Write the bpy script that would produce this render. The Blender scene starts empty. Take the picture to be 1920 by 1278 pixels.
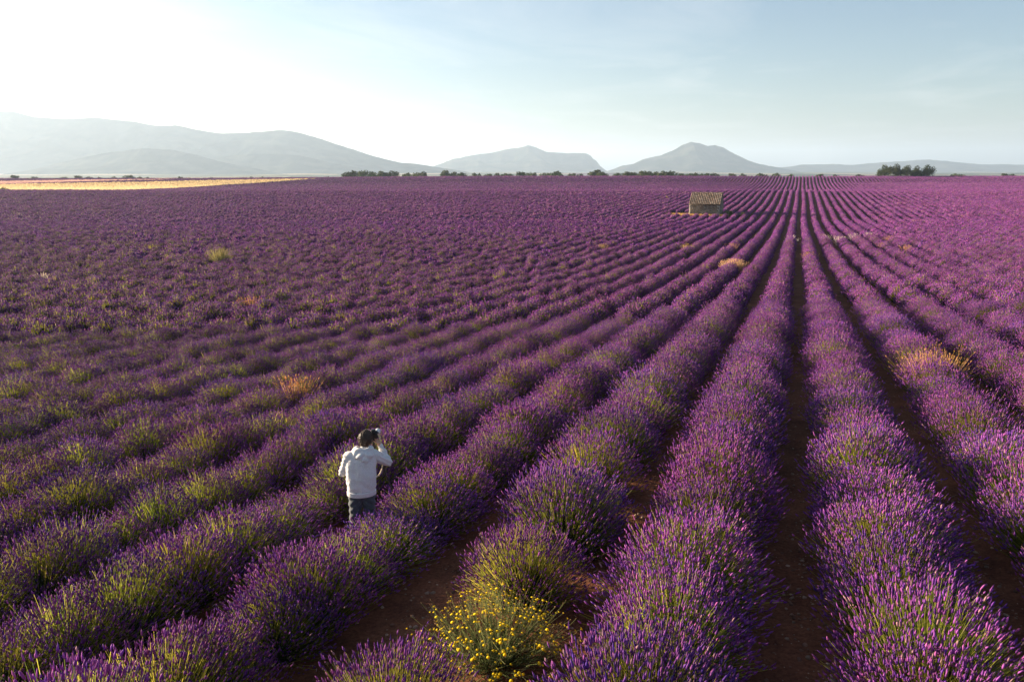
import bpy, bmesh, math, random
import numpy as np
from mathutils import Vector, Matrix, Euler

scene = bpy.context.scene
COL = scene.collection
R = math.radians
random.seed(7)
RNG = np.random.default_rng(11)

# ------------------------------------------------------------------ camera, sky, sun, exposure
CAM_Z = 4.1                      # metres above the soil below the camera
PITCH = 12.4                     # degrees below the horizontal
YAW = 20.2                       # degrees the view turns left of the lavender rows (rows run along +Y)
FPX = 1440.0                     # focal length in pixels of a 1920 px wide frame
cd = bpy.data.cameras.new("camera")
cd.lens = 36.0 * FPX / 1920.0
cd.sensor_width = 36.0
cd.sensor_fit = 'HORIZONTAL'
cd.clip_start = 0.1
cd.clip_end = 60000.0
cam = bpy.data.objects.new("camera", cd)
COL.objects.link(cam)
cam.location = (0, 0, CAM_Z)
cam.rotation_euler = (R(90 - PITCH), 0, R(YAW))
scene.camera = cam

SUN_AZ = 86.0                    # degrees left (counter-clockwise) of +Y
SUN_EL = 11.5
world = bpy.data.worlds.new("World")
scene.world = world
world.use_nodes = True
wn = world.node_tree
wn.nodes.clear()
sky = wn.nodes.new("ShaderNodeTexSky")
sky.sky_type = 'NISHITA'
sky.sun_disc = False
sky.sun_elevation = R(SUN_EL)
sky.sun_rotation = R(-SUN_AZ)
sky.altitude = 500
sky.air_density = 1.0
sky.dust_density = 2.2
sky.ozone_density = 2.0
bg = wn.nodes.new("ShaderNodeBackground")
bg.inputs["Strength"].default_value = 0.05
wo = wn.nodes.new("ShaderNodeOutputWorld")
tcw = wn.nodes.new("ShaderNodeTexCoord")
sepw = wn.nodes.new("ShaderNodeSeparateXYZ"); wn.links.new(tcw.outputs["Generated"], sepw.inputs[0])
mxz = wn.nodes.new("ShaderNodeMath"); mxz.operation = 'MAXIMUM'; mxz.inputs[1].default_value = 0.03
wn.links.new(sepw.outputs[2], mxz.inputs[0])
dvw = wn.nodes.new("ShaderNodeVectorMath"); dvw.operation = 'DIVIDE'
cmw = wn.nodes.new("ShaderNodeCombineXYZ")
for k in range(3): wn.links.new(mxz.outputs[0], cmw.inputs[k])
wn.links.new(tcw.outputs["Generated"], dvw.inputs[0]); wn.links.new(cmw.outputs[0], dvw.inputs[1])
mpw = wn.nodes.new("ShaderNodeMapping"); mpw.inputs["Scale"].default_value = (0.55, 0.30, 0.0); mpw.inputs["Rotation"].default_value = (0, 0, R(40))
wn.links.new(dvw.outputs[0], mpw.inputs[0])
nzw = wn.nodes.new("ShaderNodeTexNoise"); nzw.inputs["Scale"].default_value = 1.0; nzw.inputs["Detail"].default_value = 7; nzw.inputs["Roughness"].default_value = 0.62; nzw.inputs["Distortion"].default_value = 0.6
wn.links.new(mpw.outputs[0], nzw.inputs["Vector"])
mrw = wn.nodes.new("ShaderNodeMapRange"); mrw.inputs[1].default_value = .50; mrw.inputs[2].default_value = .80; mrw.inputs[3].default_value = 0.0; mrw.inputs[4].default_value = 0.24
wn.links.new(nzw.outputs[0], mrw.inputs[0])
cld = wn.nodes.new("ShaderNodeMix"); cld.data_type = 'RGBA'
cld.inputs[7].default_value = (7.2, 6.9, 6.6, 1)          # sunlit thin cloud, in the sky's own units
wn.links.new(mrw.outputs[0], cld.inputs[0]); wn.links.new(sky.outputs[0], cld.inputs[6])
wn.links.new(cld.outputs[2], bg.inputs[0])
wn.links.new(bg.outputs[0], wo.inputs[0])

sd = bpy.data.lights.new("sun", 'SUN')
sd.energy = 5.0
sd.angle = R(0.6)
sd.color = (1.0, 0.80, 0.58)
sun = bpy.data.objects.new("sun", sd)
COL.objects.link(sun)
sdir = Vector((-math.sin(R(SUN_AZ)) * math.cos(R(SUN_EL)), math.cos(R(SUN_AZ)) * math.cos(R(SUN_EL)), math.sin(R(SUN_EL))))
sun.rotation_euler = sdir.to_track_quat('Z', 'Y').to_euler()
sun.location = (-40, 10, 40)

scene.view_settings.view_transform = 'Standard'
scene.view_settings.look = 'None'
scene.view_settings.gamma = 1.0
scene.view_settings.use_curve_mapping = False
scene.view_settings.exposure = 1.95
scene.render.engine = 'CYCLES'
scene.cycles.max_bounces = 6
scene.cycles.diffuse_bounces = 3
scene.cycles.glossy_bounces = 2
scene.cycles.transmission_bounces = 3
scene.cycles.volume_bounces = 1
scene.cycles.sample_clamp_indirect = 6.0

# ------------------------------------------------------------------ small maths helpers
SY, CY = math.sin(R(YAW)), math.cos(R(YAW))
SP, CP = math.sin(R(PITCH)), math.cos(R(PITCH))

def ray(px, py):
    """world direction of a pixel of the 1920x1278 photograph"""
    u = (px - 960.0) / FPX
    v = (639.0 - py) / FPX
    f = CP + v * SP          # forward
    z = v * CP - SP          # up
    return np.array([-SY * f + CY * u, CY * f + SY * u, z])

def depth(x, y):
    return -SY * x + CY * y

def lateral(x, y):
    return CY * x + SY * y

def from_dl(d, l):
    return -SY * d + CY * l, CY * d + SY * l

def project(x, y, z):
    d = depth(x, y); l = lateral(x, y); h = z - CAM_Z
    c = d * CP - h * SP
    up = d * SP + h * CP
    return 960 + FPX * l / c, 639 - FPX * up / c, c

def hash2(ix, iy, seed=0):
    n = (ix.astype(np.int64) * 374761393 + iy.astype(np.int64) * 668265263 + seed * 974711) & 0x7fffffff
    n = ((n ^ (n >> 13)) * 1274126177) & 0x7fffffff
    return ((n ^ (n >> 16)) & 0xffff) / 65535.0

def vnoise(x, y, seed=0):
    x = np.asarray(x, float); y = np.asarray(y, float)
    ix = np.floor(x); iy = np.floor(y)
    fx = x - ix; fy = y - iy
    fx = fx * fx * (3 - 2 * fx); fy = fy * fy * (3 - 2 * fy)
    a = hash2(ix, iy, seed); b = hash2(ix + 1, iy, seed)
    c = hash2(ix, iy + 1, seed); d = hash2(ix + 1, iy + 1, seed)
    return (a * (1 - fx) + b * fx) * (1 - fy) + (c * (1 - fx) + d * fx) * fy

def fbm(x, y, seed=0, octv=4):
    s = 0; a = 0.5; t = 0
    for i in range(octv):
        s = s + a * vnoise(x * 2 ** i, y * 2 ** i, seed + i); t += a; a *= 0.5
    return s / t

# the lie of the land: drop below eye level against distance along the view
_TD = np.array([-60, -10, 0, 6.4, 9.6, 19.6, 38, 47, 65, 88, 120, 158, 178, 225, 240, 267, 284, 300, 318, 348, 380, 430, 475, 512, 535, 580, 700, 1200, 2400, 4200, 6500, 9000, 13000, 40000], float)
_TZ = np.array([2.0, 3.3, 4.1, 4.55, 4.80, 5.50, 6.6, 7.15, 8.1, 8.85, 9.6, 10.2, 9.9, 9.1, 8.7, 7.85, 7.50, 7.65, 8.4, 9.6, 9.35, 8.4, 6.9, 4.2, 3.6, 4.6, 14, 26, 22, 14, 8, 4, 4, 4], float)
def _pchip_slopes(x, y):
    h = np.diff(x); dl = np.diff(y) / h
    m = np.zeros_like(y)
    m[0] = dl[0]; m[-1] = dl[-1]
    for i in range(1, len(x) - 1):
        if dl[i - 1] * dl[i] > 0:
            w1 = 2 * h[i] + h[i - 1]; w2 = h[i] + 2 * h[i - 1]
            m[i] = (w1 + w2) / (w1 / dl[i - 1] + w2 / dl[i])
    return m
_TM = _pchip_slopes(_TD, _TZ)
def _pchip(q):
    q = np.clip(q, _TD[0], _TD[-1])
    i = np.clip(np.searchsorted(_TD, q) - 1, 0, len(_TD) - 2)
    h = _TD[i + 1] - _TD[i]; t = (q - _TD[i]) / h
    return ((1 + 2 * t) * (1 - t) ** 2 * _TZ[i] + t * (1 - t) ** 2 * h * _TM[i]
            + t * t * (3 - 2 * t) * _TZ[i + 1] + t * t * (t - 1) * h * _TM[i + 1])

def ground_z(x, y):
    x = np.asarray(x, float); y = np.asarray(y, float)
    d = depth(x, y); l = lateral(x, y)
    z = CAM_Z - _pchip(d)
    # the near ground falls away gently on the sun side
    fall = np.clip(-x - 2.0, 0, None)
    z = z - 1.5 * (1 - np.exp(-fall * 0.105)) * np.clip((110 - d) / 85, 0, 1)
    w = np.clip((d - 40) / 120, 0, 1) * np.clip((600 - d) / 150, 0, 1)
    z = z + w * 0.22 * (fbm(x / 55.0, y / 55.0, 3, 2) - 0.5) * 2
    # the left-hand part of the far slope lies a little lower
    wl = np.clip((d - 350) / 110, 0, 1) * np.clip((620 - d) / 120, 0, 1)
    z = z - wl * 2.0 * np.clip((-l - 20) / 220, 0, 1)
    wf = np.clip((d - 900) / 800, 0, 1)
    z = z + wf * 22 * (fbm(x / 600.0, y / 600.0, 21, 3) - 0.5)
    return z

def hit(px, py, z0=0.0, dmax=4000):
    """where the ray of a pixel first meets the land (z0 metres above it)"""
    r = ray(px, py)
    t = 3.0
    while t < dmax:
        x, y, z = r[0] * t, r[1] * t, CAM_Z + r[2] * t
        if z < float(ground_z(x, y)) + z0:
            return x, y
        t *= 1.003
    return r[0] * dmax, r[1] * dmax

# ------------------------------------------------------------------ mesh helpers
def np_mesh(name, verts, faces, mats=(), colors=None, face_mat=None, smooth=False):
    """faces: list of integer arrays (n,3) or (n,4)"""
    me = bpy.data.meshes.new(name)
    verts = np.asarray(verts, np.float32)
    fs = [np.asarray(f, np.int32) for f in faces if len(f)]
    nl = sum(f.size for f in fs); nf = sum(len(f) for f in fs)
    me.vertices.add(len(verts)); me.vertices.foreach_set("co", verts.ravel())
    me.loops.add(nl); me.polygons.add(nf)
    li = np.concatenate([f.ravel() for f in fs]); me.loops.foreach_set("vertex_index", li)
    tot = np.concatenate([np.full(len(f), f.shape[1], np.int32) for f in fs])
    st = np.concatenate([[0], np.cumsum(tot)[:-1]]).astype(np.int32)
    me.polygons.foreach_set("loop_start", st)
    if face_mat is not None:
        me.polygons.foreach_set("material_index", np.asarray(face_mat, np.int32))
    if smooth:
        me.polygons.foreach_set("use_smooth", np.ones(nf, bool))
    if colors is not None:
        a = me.attributes.new("tint", 'FLOAT_COLOR', 'POINT')
        c = np.ones((len(verts), 4), np.float32); c[:, :3] = colors
        a.data.foreach_set("color", c.ravel())
    for m in mats: me.materials.append(m)
    me.update(calc_edges=True)
    me.validate()
    return me

def link(name, data, parent=None, loc=None):
    o = bpy.data.objects.new(name, data)
    COL.objects.link(o)
    if parent: o.parent = parent
    if loc is not None: o.location = loc
    return o

def tag(o, label=None, cat=None, group=None, kind=None):
    if label: o["label"] = label
    if cat: o["category"] = cat
    if group: o["group"] = group
    if kind: o["kind"] = kind
    return o

class Geo:
    """collects vertices, faces and per-vertex tints in numpy"""
    def __init__(s): s.v = []; s.t = []; s.q = []; s.c = []; s.n = 0
    def add(s, v, tris=None, quads=None, col=(1, 1, 1)):
        v = np.asarray(v, float).reshape(-1, 3)
        if tris is not None and len(tris): s.t.append(np.asarray(tris, int).reshape(-1, 3) + s.n)
        if quads is not None and len(quads): s.q.append(np.asarray(quads, int).reshape(-1, 4) + s.n)
        col = np.asarray(col, float)
        s.c.append(np.broadcast_to(col, (len(v), 3)) if col.ndim == 1 else col)
        s.v.append(v); s.n += len(v)
    def mesh(s, name, mats=(), smooth=False):
        f = []
        if s.t: f.append(np.concatenate(s.t))
        if s.q: f.append(np.concatenate(s.q))
        return np_mesh(name, np.concatenate(s.v), f, mats, np.concatenate(s.c), smooth=smooth)

def perp(a):
    """two unit vectors square to each row of a"""
    ref = np.where(np.abs(a[:, 2:3]) < 0.9, np.array([[0, 0, 1.0]]), np.array([[1.0, 0, 0]]))
    u = np.cross(a, ref); u /= np.linalg.norm(u, axis=1, keepdims=True) + 1e-9
    return u, np.cross(a, u)

def ribbons(geo, pts, width, col, rng):
    """pts (n,k,3) polylines turned into flat blades; width (n,) or (n,k); col (n,3) or (n,k,3)"""
    n, k, _ = pts.shape
    a = pts[:, -1] - pts[:, 0]; a = a / (np.linalg.norm(a, axis=1, keepdims=True) + 1e-9)
    u, w = perp(a)
    th = rng.random(n)[:, None] * 2 * math.pi
    side = u * np.cos(th) + w * np.sin(th)
    width = np.asarray(width, float)
    if width.ndim == 1: width = np.repeat(width[:, None], k, 1) * np.linspace(1, 0.6, k)[None]
    v = np.stack([pts - side[:, None] * width[:, :, None] / 2, pts + side[:, None] * width[:, :, None] / 2], 2).reshape(n * k * 2, 3)
    base = (np.arange(n) * k * 2)[:, None]
    q = []
    for j in range(k - 1):
        q.append(base + np.array([[2 * j, 2 * j + 1, 2 * j + 3, 2 * j + 2]]))
    col = np.asarray(col, float)
    if col.ndim == 2: col = np.repeat(col[:, None], k, 1)
    geo.add(v, quads=np.concatenate(q), col=np.repeat(col[:, :, None], 2, 2).reshape(-1, 3))

def spikes(geo, base, axis, length, rad, col, rng, rings=2, sides=4):
    """small pointed flower heads"""
    n = len(base)
    u, w = perp(axis)
    prof = {1: [(0.4, 1.0)], 2: [(0.25, 1.0), (0.62, 0.85)], 3: [(0.1, .75), (0.4, 1.0), (0.72, .8)]}[rings]
    vs = [base[:, None]]
    ph = rng.random(n) * 6.28
    for r, (h, k) in enumerate(prof):
        an = ph[:, None] + (np.arange(sides)[None] + 0.5 * r) * 2 * math.pi / sides
        rr = (rad[:, None] * k) * (0.6 + 0.8 * rng.random((n, sides)))
        ring = (base + axis * (length * h)[:, None])[:, None] + rr[:, :, None] * (np.cos(an)[:, :, None] * u[:, None] + np.sin(an)[:, :, None] * w[:, None])
        vs.append(ring)
    vs.append((base + axis * length[:, None])[:, None])
    v = np.concatenate(vs, 1); m = v.shape[1]
    t = []
    for i in range(sides):
        j = (i + 1) % sides
        t.append([0, 1 + j, 1 + i])
        for r in range(len(prof) - 1):
            a0 = 1 + r * sides; b0 = a0 + sides
            t.append([a0 + i, a0 + j, b0 + i]); t.append([a0 + j, b0 + j, b0 + i])
        l0 = 1 + (len(prof) - 1) * sides
        t.append([l0 + i, l0 + j, m - 1])
    t = np.array(t)
    tr = (np.arange(n) * m)[:, None, None] + t[None]
    geo.add(v.reshape(-1, 3), tris=tr.reshape(-1, 3), col=np.repeat(np.asarray(col, float)[:, None], m, 1).reshape(-1, 3))

# ------------------------------------------------------------------ materials
def nmat(name):
    m = bpy.data.materials.new(name); m.use_nodes = True
    nt = m.node_tree; nt.nodes.clear()
    out = nt.nodes.new("ShaderNodeOutputMaterial")
    return m, nt, out

def leaf_mat(name, trans=0.4, rough=0.6, vary=0.25, gain=1.0, hue=0.0, spec=0.04):
    """tinted by the per-vertex colour, partly translucent, each plant a little different"""
    m, nt, out = nmat(name)
    at = nt.nodes.new("ShaderNodeAttribute"); at.attribute_name = "tint"
    oi = nt.nodes.new("ShaderNodeObjectInfo")
    hs = nt.nodes.new("ShaderNodeHueSaturation")
    mr = nt.nodes.new("ShaderNodeMapRange")
    mr.inputs[3].default_value = gain * (1 - vary); mr.inputs[4].default_value = gain * (1 + vary)
    nt.links.new(oi.outputs["Random"], mr.inputs[0])
    nt.links.new(mr.outputs[0], hs.inputs["Value"])
    if hue:
        m2 = nt.nodes.new("ShaderNodeMath"); m2.operation = 'MULTIPLY'; m2.inputs[1].default_value = 7.31
        fr = nt.nodes.new("ShaderNodeMath"); fr.operation = 'FRACT'
        m3 = nt.nodes.new("ShaderNodeMapRange"); m3.inputs[3].default_value = 0.5 - hue; m3.inputs[4].default_value = 0.5 + hue
        nt.links.new(oi.outputs["Random"], m2.inputs[0]); nt.links.new(m2.outputs[0], fr.inputs[0])
        nt.links.new(fr.outputs[0], m3.inputs[0]); nt.links.new(m3.outputs[0], hs.inputs["Hue"])
    nt.links.new(at.outputs["Color"], hs.inputs["Color"])
    pb = nt.nodes.new("ShaderNodeBsdfPrincipled")
    pb.inputs["Roughness"].default_value = rough
    pb.inputs["Specular IOR Level"].default_value = spec
    tr = nt.nodes.new("ShaderNodeBsdfTranslucent")
    mx = nt.nodes.new("ShaderNodeMixShader"); mx.inputs[0].default_value = trans
    nt.links.new(hs.outputs[0], pb.inputs["Base Color"]); nt.links.new(hs.outputs[0], tr.inputs[0])
    nt.links.new(pb.outputs[0], mx.inputs[1]); nt.links.new(tr.outputs[0], mx.inputs[2])
    nt.links.new(mx.outputs[0], out.inputs[0])
    return m

def solid_mat(name, color, rough=0.7, noise=0.0, scale=20.0, bump=0.0, color2=None, metal=0.0, spec=0.4):
    m, nt, out = nmat(name)
    pb = nt.nodes.new("ShaderNodeBsdfPrincipled")
    pb.inputs["Roughness"].default_value = rough; pb.inputs["Metallic"].default_value = metal
    pb.inputs["Specular IOR Level"].default_value = spec
    tc = nt.nodes.new("ShaderNodeTexCoord")
    nz = nt.nodes.new("ShaderNodeTexNoise"); nz.inputs["Scale"].default_value = scale; nz.inputs["Detail"].default_value = 5
    nt.links.new(tc.outputs["Object"], nz.inputs["Vector"])
    cr = nt.nodes.new("ShaderNodeMix"); cr.data_type = 'RGBA'
    c2 = color2 if color2 else tuple(max(0, c * (1 - noise)) for c in color)
    cr.inputs[6].default_value = (*color, 1); cr.inputs[7].default_value = (*c2, 1)
    nt.links.new(nz.outputs[0], cr.inputs[0]); nt.links.new(cr.outputs[2], pb.inputs["Base Color"])
    if bump:
        bp = nt.nodes.new("ShaderNodeBump"); bp.inputs["Strength"].default_value = bump; bp.inputs["Distance"].default_value = 0.01
        nt.links.new(nz.outputs[0], bp.inputs["Height"]); nt.links.new(bp.outputs[0], pb.inputs["Normal"])
    nt.links.new(pb.outputs[0], out.inputs[0])
    return m

def tint_mat(name, rough=0.8, bump=0.0, scale=30.0, vary=0.3):
    m, nt, out = nmat(name)
    pb = nt.nodes.new("ShaderNodeBsdfPrincipled"); pb.inputs["Roughness"].default_value = rough
    pb.inputs["Specular IOR Level"].default_value = 0.3
    at = nt.nodes.new("ShaderNodeAttribute"); at.attribute_name = "tint"
    tc = nt.nodes.new("ShaderNodeTexCoord")
    nz = nt.nodes.new("ShaderNodeTexNoise"); nz.inputs["Scale"].default_value = scale; nz.inputs["Detail"].default_value = 5
    nt.links.new(tc.outputs["Object"], nz.inputs["Vector"])
    mr = nt.nodes.new("ShaderNodeMapRange"); mr.inputs[1].default_value = .3; mr.inputs[2].default_value = .7
    mr.inputs[3].default_value = 1 - vary; mr.inputs[4].default_value = 1 + vary
    nt.links.new(nz.outputs[0], mr.inputs[0])
    vm = nt.nodes.new("ShaderNodeVectorMath"); vm.operation = 'SCALE'
    nt.links.new(at.outputs["Color"], vm.inputs[0]); nt.links.new(mr.outputs[0], vm.inputs["Scale"])
    nt.links.new(vm.outputs[0], pb.inputs["Base Color"])
    if bump:
        bp = nt.nodes.new("ShaderNodeBump"); bp.inputs["Strength"].default_value = bump; bp.inputs["Distance"].default_value = 0.02
        nt.links.new(nz.outputs[0], bp.inputs["Height"]); nt.links.new(bp.outputs[0], pb.inputs["Normal"])
    nt.links.new(pb.outputs[0], out.inputs[0])
    return m

M_FLOWER = leaf_mat("lavender_flower", trans=0.18, rough=0.6, vary=0.22, hue=0.026)
M_STALK = leaf_mat("lavender_stalk", trans=0.52, rough=0.55, vary=0.45, hue=0.02)
M_LEAF = leaf_mat("lavender_leaf", trans=0.2, rough=0.6, vary=0.25)
M_DRY = leaf_mat("dry_grass", trans=0.45, rough=0.7, vary=0.15)
M_WEED = leaf_mat("weed_green", trans=0.4, rough=0.6, vary=0.15)
M_TREE = leaf_mat("tree_leaf", trans=0.25, rough=0.6, vary=0.25, hue=0.015)
M_BARK = solid_mat("bark", (0.10, 0.075, 0.055), 0.9, 0.5, 8, 0.6)

# ground: red stony soil near, a patchwork of fields beyond the crest
def ground_mat():
    m, nt, out = nmat("red_soil")
    N = nt.nodes.new; L = nt.links.new
    geo = N("ShaderNodeNewGeometry")
    pb = N("ShaderNodeBsdfPrincipled"); pb.inputs["Roughness"].default_value = 0.95; pb.inputs["Specular IOR Level"].default_value = 0.15
    n1 = N("ShaderNodeTexNoise"); n1.inputs["Scale"].default_value = 1.3; n1.inputs["Detail"].default_value = 8; n1.inputs["Roughness"].default_value = .65
    n2 = N("ShaderNodeTexNoise"); n2.inputs["Scale"].default_value = 22; n2.inputs["Detail"].default_value = 6; n2.inputs["Roughness"].default_value = .7
    L(geo.outputs["Position"], n1.inputs["Vector"]); L(geo.outputs["Position"], n2.inputs["Vector"])
    r1 = N("ShaderNodeValToRGB")
    r1.color_ramp.elements[0].position = .3; r1.color_ramp.elements[0].color = (.095, .036, .019, 1)
    r1.color_ramp.elements[1].position = .72; r1.color_ramp.elements[1].color = (.27, .108, .058, 1)
    L(n1.outputs[0], r1.inputs[0])
    r2 = N("ShaderNodeValToRGB")
    r2.color_ramp.elements[0].position = .35; r2.color_ramp.elements[0].color = (.55, .5, .48, 1)
    r2.color_ramp.elements[1].position = .7; r2.color_ramp.elements[1].color = (1.25, 1.2, 1.15, 1)
    L(n2.outputs[0], r2.inputs[0])
    mu = N("ShaderNodeMix"); mu.data_type = 'RGBA'; mu.blend_type = 'MULTIPLY'; mu.inputs[0].default_value = 1
    L(r1.outputs[0], mu.inputs[6]); L(r2.outputs[0], mu.inputs[7])
    # far fields
    mp = N("ShaderNodeMapping"); mp.inputs["Rotation"].default_value = (0, 0, R(35)); mp.inputs["Scale"].default_value = (1 / 420, 1 / 170, 0)
    L(geo.outputs["Position"], mp.inputs[0])
    vo = N("ShaderNodeTexVoronoi"); vo.inputs["Scale"].default_value = 1.0
    L(mp.outputs[0], vo.inputs["Vector"])
    sx = N("ShaderNodeSeparateColor"); L(vo.outputs["Color"], sx.inputs[0])
    r3 = N("ShaderNodeValToRGB"); r3.color_ramp.interpolation = 'CONSTANT'
    cols = [(0, (.035, .05, .022)), (.34, (.06, .075, .03)), (.60, (.30, .23, .12)), (.68, (.045, .06, .028)), (.86, (.36, .28, .17)), (.93, (.16, .10, .13))]
    e = r3.color_ramp.elements
    e[0].position = 0; e[0].color = (*cols[0][1], 1); e[1].position = cols[1][0]; e[1].color = (*cols[1][1], 1)
    for p, c in cols[2:]:
        k = e.new(p); k.color = (*c, 1)
    L(sx.outputs[0], r3.inputs[0])
    dt = N("ShaderNodeVectorMath"); dt.operation = 'DOT_PRODUCT'; dt.inputs[1].default_value = (-SY, CY, 0)
    L(geo.outputs["Position"], dt.inputs[0])
    mr = N("ShaderNodeMapRange"); mr.inputs[1].default_value = 560; mr.inputs[2].default_value = 640
    L(dt.outputs["Value"], mr.inputs[0])
    mx = N("ShaderNodeMix"); mx.data_type = 'RGBA'
    L(mr.outputs[0], mx.inputs[0]); L(mu.outputs[2], mx.inputs[6]); L(r3.outputs[0], mx.inputs[7])
    L(mx.outputs[2], pb.inputs["Base Color"])
    bp = N("ShaderNodeBump"); bp.inputs["Strength"].default_value = 0.9; bp.inputs["Distance"].default_value = 0.03
    L(n2.outputs[0], bp.inputs["Height"]); L(bp.outputs[0], pb.inputs["Normal"])
    L(pb.outputs[0], out.inputs[0])
    return m
M_SOIL = ground_mat()

# ------------------------------------------------------------------ the ground, one sheet out to the hills
ROW = 2.04                       # row spacing
FUR0 = 0.28                      # the straight furrow
ROW0 = FUR0 + ROW / 2            # centre of the first row right of the straight furrow
def build_ground():
    ds = [-40.0]
    while ds[-1] < 14000:
        d = ds[-1]
        ds.append(d + max(0.16 if 4 < d < 22 else 0.8, abs(d) * 0.018) if d < 22 else d + max(0.4, d * 0.018))
    ds = np.array(ds)
    nl = 300
    t = np.linspace(-1, 1, nl)
    D, T = np.meshgrid(ds, t, indexing='ij')
    L_ = T * (26 + np.abs(D) * 1.25)
    X, Y = from_dl(D, L_)
    Z = ground_z(X, Y)
    near = np.clip((60 - D) / 30, 0, 1)
    fur = (X - ROW0) / ROW
    Z = Z + near * (0.05 * np.cos(2 * math.pi * fur) + 0.05 * (fbm(X * 1.7, Y * 1.7, 9, 3) - 0.5))
    V = np.stack([X, Y, Z], -1).reshape(-1, 3)
    n0, n1 = D.shape
    i = np.arange(n0 - 1)[:, None] * n1 + np.arange(n1 - 1)[None]
    q = np.stack([i, i + 1, i + n1 + 1, i + n1], -1).reshape(-1, 4)[:, ::-1]
    me = np_mesh("ground", V, [q], [M_SOIL], smooth=True)
    o = link("ground", me)
    return tag(o, "bare red brown stony soil between the lavender rows", kind="structure")
build_ground()

# ------------------------------------------------------------------ hills on the skyline
def hill_mat():
    m, nt, out = nmat("wooded_hillside")
    N = nt.nodes.new; L = nt.links.new
    geo = N("ShaderNodeNewGeometry")
    nz = N("ShaderNodeTexNoise"); nz.inputs["Scale"].default_value = 0.006; nz.inputs["Detail"].default_value = 7
    L(geo.outputs["Position"], nz.inputs["Vector"])
    cr = N("ShaderNodeValToRGB")
    cr.color_ramp.elements[0].position = .42; cr.color_ramp.elements[0].color = (.020, .030, .024, 1)
    cr.color_ramp.elements[1].position = .62; cr.color_ramp.elements[1].color = (.070, .072, .055, 1)
    L(nz.outputs[0], cr.inputs[0])
    pb = N("ShaderNodeBsdfPrincipled"); pb.inputs["Roughness"].default_value = 1; pb.inputs["Specular IOR Level"].default_value = 0
    L(cr.outputs[0], pb.inputs["Base Color"]); L(pb.outputs[0], out.inputs[0])
    return m
M_HILL = hill_mat()

def build_hill(label, prof, dist, width_front, width_back, seed, base=-30.0):
    px = np.array([p[0] for p in prof], float); py = np.array([p[1] for p in prof], float)
    n = 260
    xs = np.linspace(px[0], px[-1], n)
    ys = np.interp(xs, px, py) + 1.6 * (fbm(xs / 9.0, xs * 0, seed, 3) - 0.5)
    rr = np.array([ray(a, b) for a, b in zip(xs, ys)])
    dd = rr[:, 0] * -SY + rr[:, 1] * CY
    s = dist / dd
    C = rr * s[:, None]; C[:, 2] += CAM_Z
    k = 44
    w = np.linspace(-1, 1, k)
    lat = lateral(C[:, 0], C[:, 1])
    V = np.zeros((n, k, 3))
    for j, t in enumerate(w):
        off = t * (width_front if t < 0 else width_back)
        d = dist + off
        x, y = from_dl(d, lat)
        sh = (1 - abs(t)) ** 1.15
        rid = 1 - np.abs(2 * fbm(lat / 520.0 + seed, np.full(n, d / 900.0), seed + 5, 4) - 1)
        env = min(1, abs(t) * 3.2) * (1 - abs(t) ** 3)
        hgt = (C[:, 2] - base) * (sh * (1 - 0.60 * env * (1 - rid) * 1.6))
        V[:, j] = np.stack([x, y, base + hgt], -1)
    i = np.arange(n - 1)[:, None] * k + np.arange(k - 1)[None]
    q = np.stack([i, i + 1, i + k + 1, i + k], -1).reshape(-1, 4)[:, ::-1]
    o = link("hills", np_mesh("hills", V.reshape(-1, 3), [q], [M_HILL], smooth=True))
    return tag(o, label, kind="structure")

build_hill("long pale mountain range rising toward the sun side of the skyline",
           [(-900, 330), (-700, 250), (-400, 205), (-150, 198), (0, 203), (60, 211), (130, 216), (180, 215), (240, 224), (300, 231), (330, 229), (380, 240), (430, 246), (480, 244), (530, 241), (560, 246), (600, 258), (640, 272), (680, 284), (720, 296), (750, 304), (775, 306), (800, 310), (840, 316), (900, 326)], 6200, 1100, 1700, 1)
build_hill("low wooded foothill in front of the long range",
           [(20, 328), (67, 317), (130, 300), (200, 284), (267, 276), (317, 279), (367, 289), (417, 303), (470, 314), (520, 324)], 4900, 600, 700, 2)
build_hill("second foothill below the long range",
           [(300, 326), (367, 304), (433, 290), (517, 286), (567, 291), (617, 304), (680, 316), (730, 326)], 5400, 600, 700, 3)
build_hill("pale blue hill with a cliff at its end",
           [(740, 324), (780, 317), (815, 311), (835, 303), (850, 297), (900, 286), (920, 283), (950, 278), (970, 275), (990, 271), (1005, 274), (1025, 282), (1050, 284), (1080, 285), (1098, 286), (1107, 291), (1112, 297), (1118, 301), (1125, 311), (1137, 320), (1150, 328)], 9000, 1100, 1200, 4)
build_hill("pale blue twin peaked mountain beyond the stone hut",
           [(1120, 326), (1145, 319), (1165, 311), (1190, 306), (1205, 298), (1240, 290), (1262, 281), (1280, 270), (1295, 264), (1310, 267), (1327, 272), (1340, 270), (1355, 275), (1375, 287), (1400, 299), (1430, 308), (1470, 316), (1520, 326)], 8000, 1000, 1100, 5)
build_hill("low blue ridge on the skyline behind the tree clump",
           [(1380, 322), (1430, 314), (1470, 313), (1510, 308), (1560, 307), (1600, 309), (1640, 305), (1680, 302), (1740, 298), (1770, 300), (1800, 304), (1840, 308), (1880, 307), (1920, 309), (2100, 300), (2400, 308), (2800, 326)], 9600, 1200, 1300, 6)

# ------------------------------------------------------------------ fields beyond the lavender on the sun side
def poly_ground(pts):
    return [hit(*p) for p in pts]
def in_poly(x, y, poly):
    x = np.asarray(x, float); y = np.asarray(y, float)
    c = np.zeros(x.shape, bool)
    n = len(poly)
    for i in range(n):
        x0, y0 = poly[i]; x1, y1 = poly[(i + 1) % n]
        k = ((y0 > y) != (y1 > y)) & (x < (x1 - x0) * (y - y0) / (y1 - y0 + 1e-12) + x0)
        c ^= k
    return c

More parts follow.
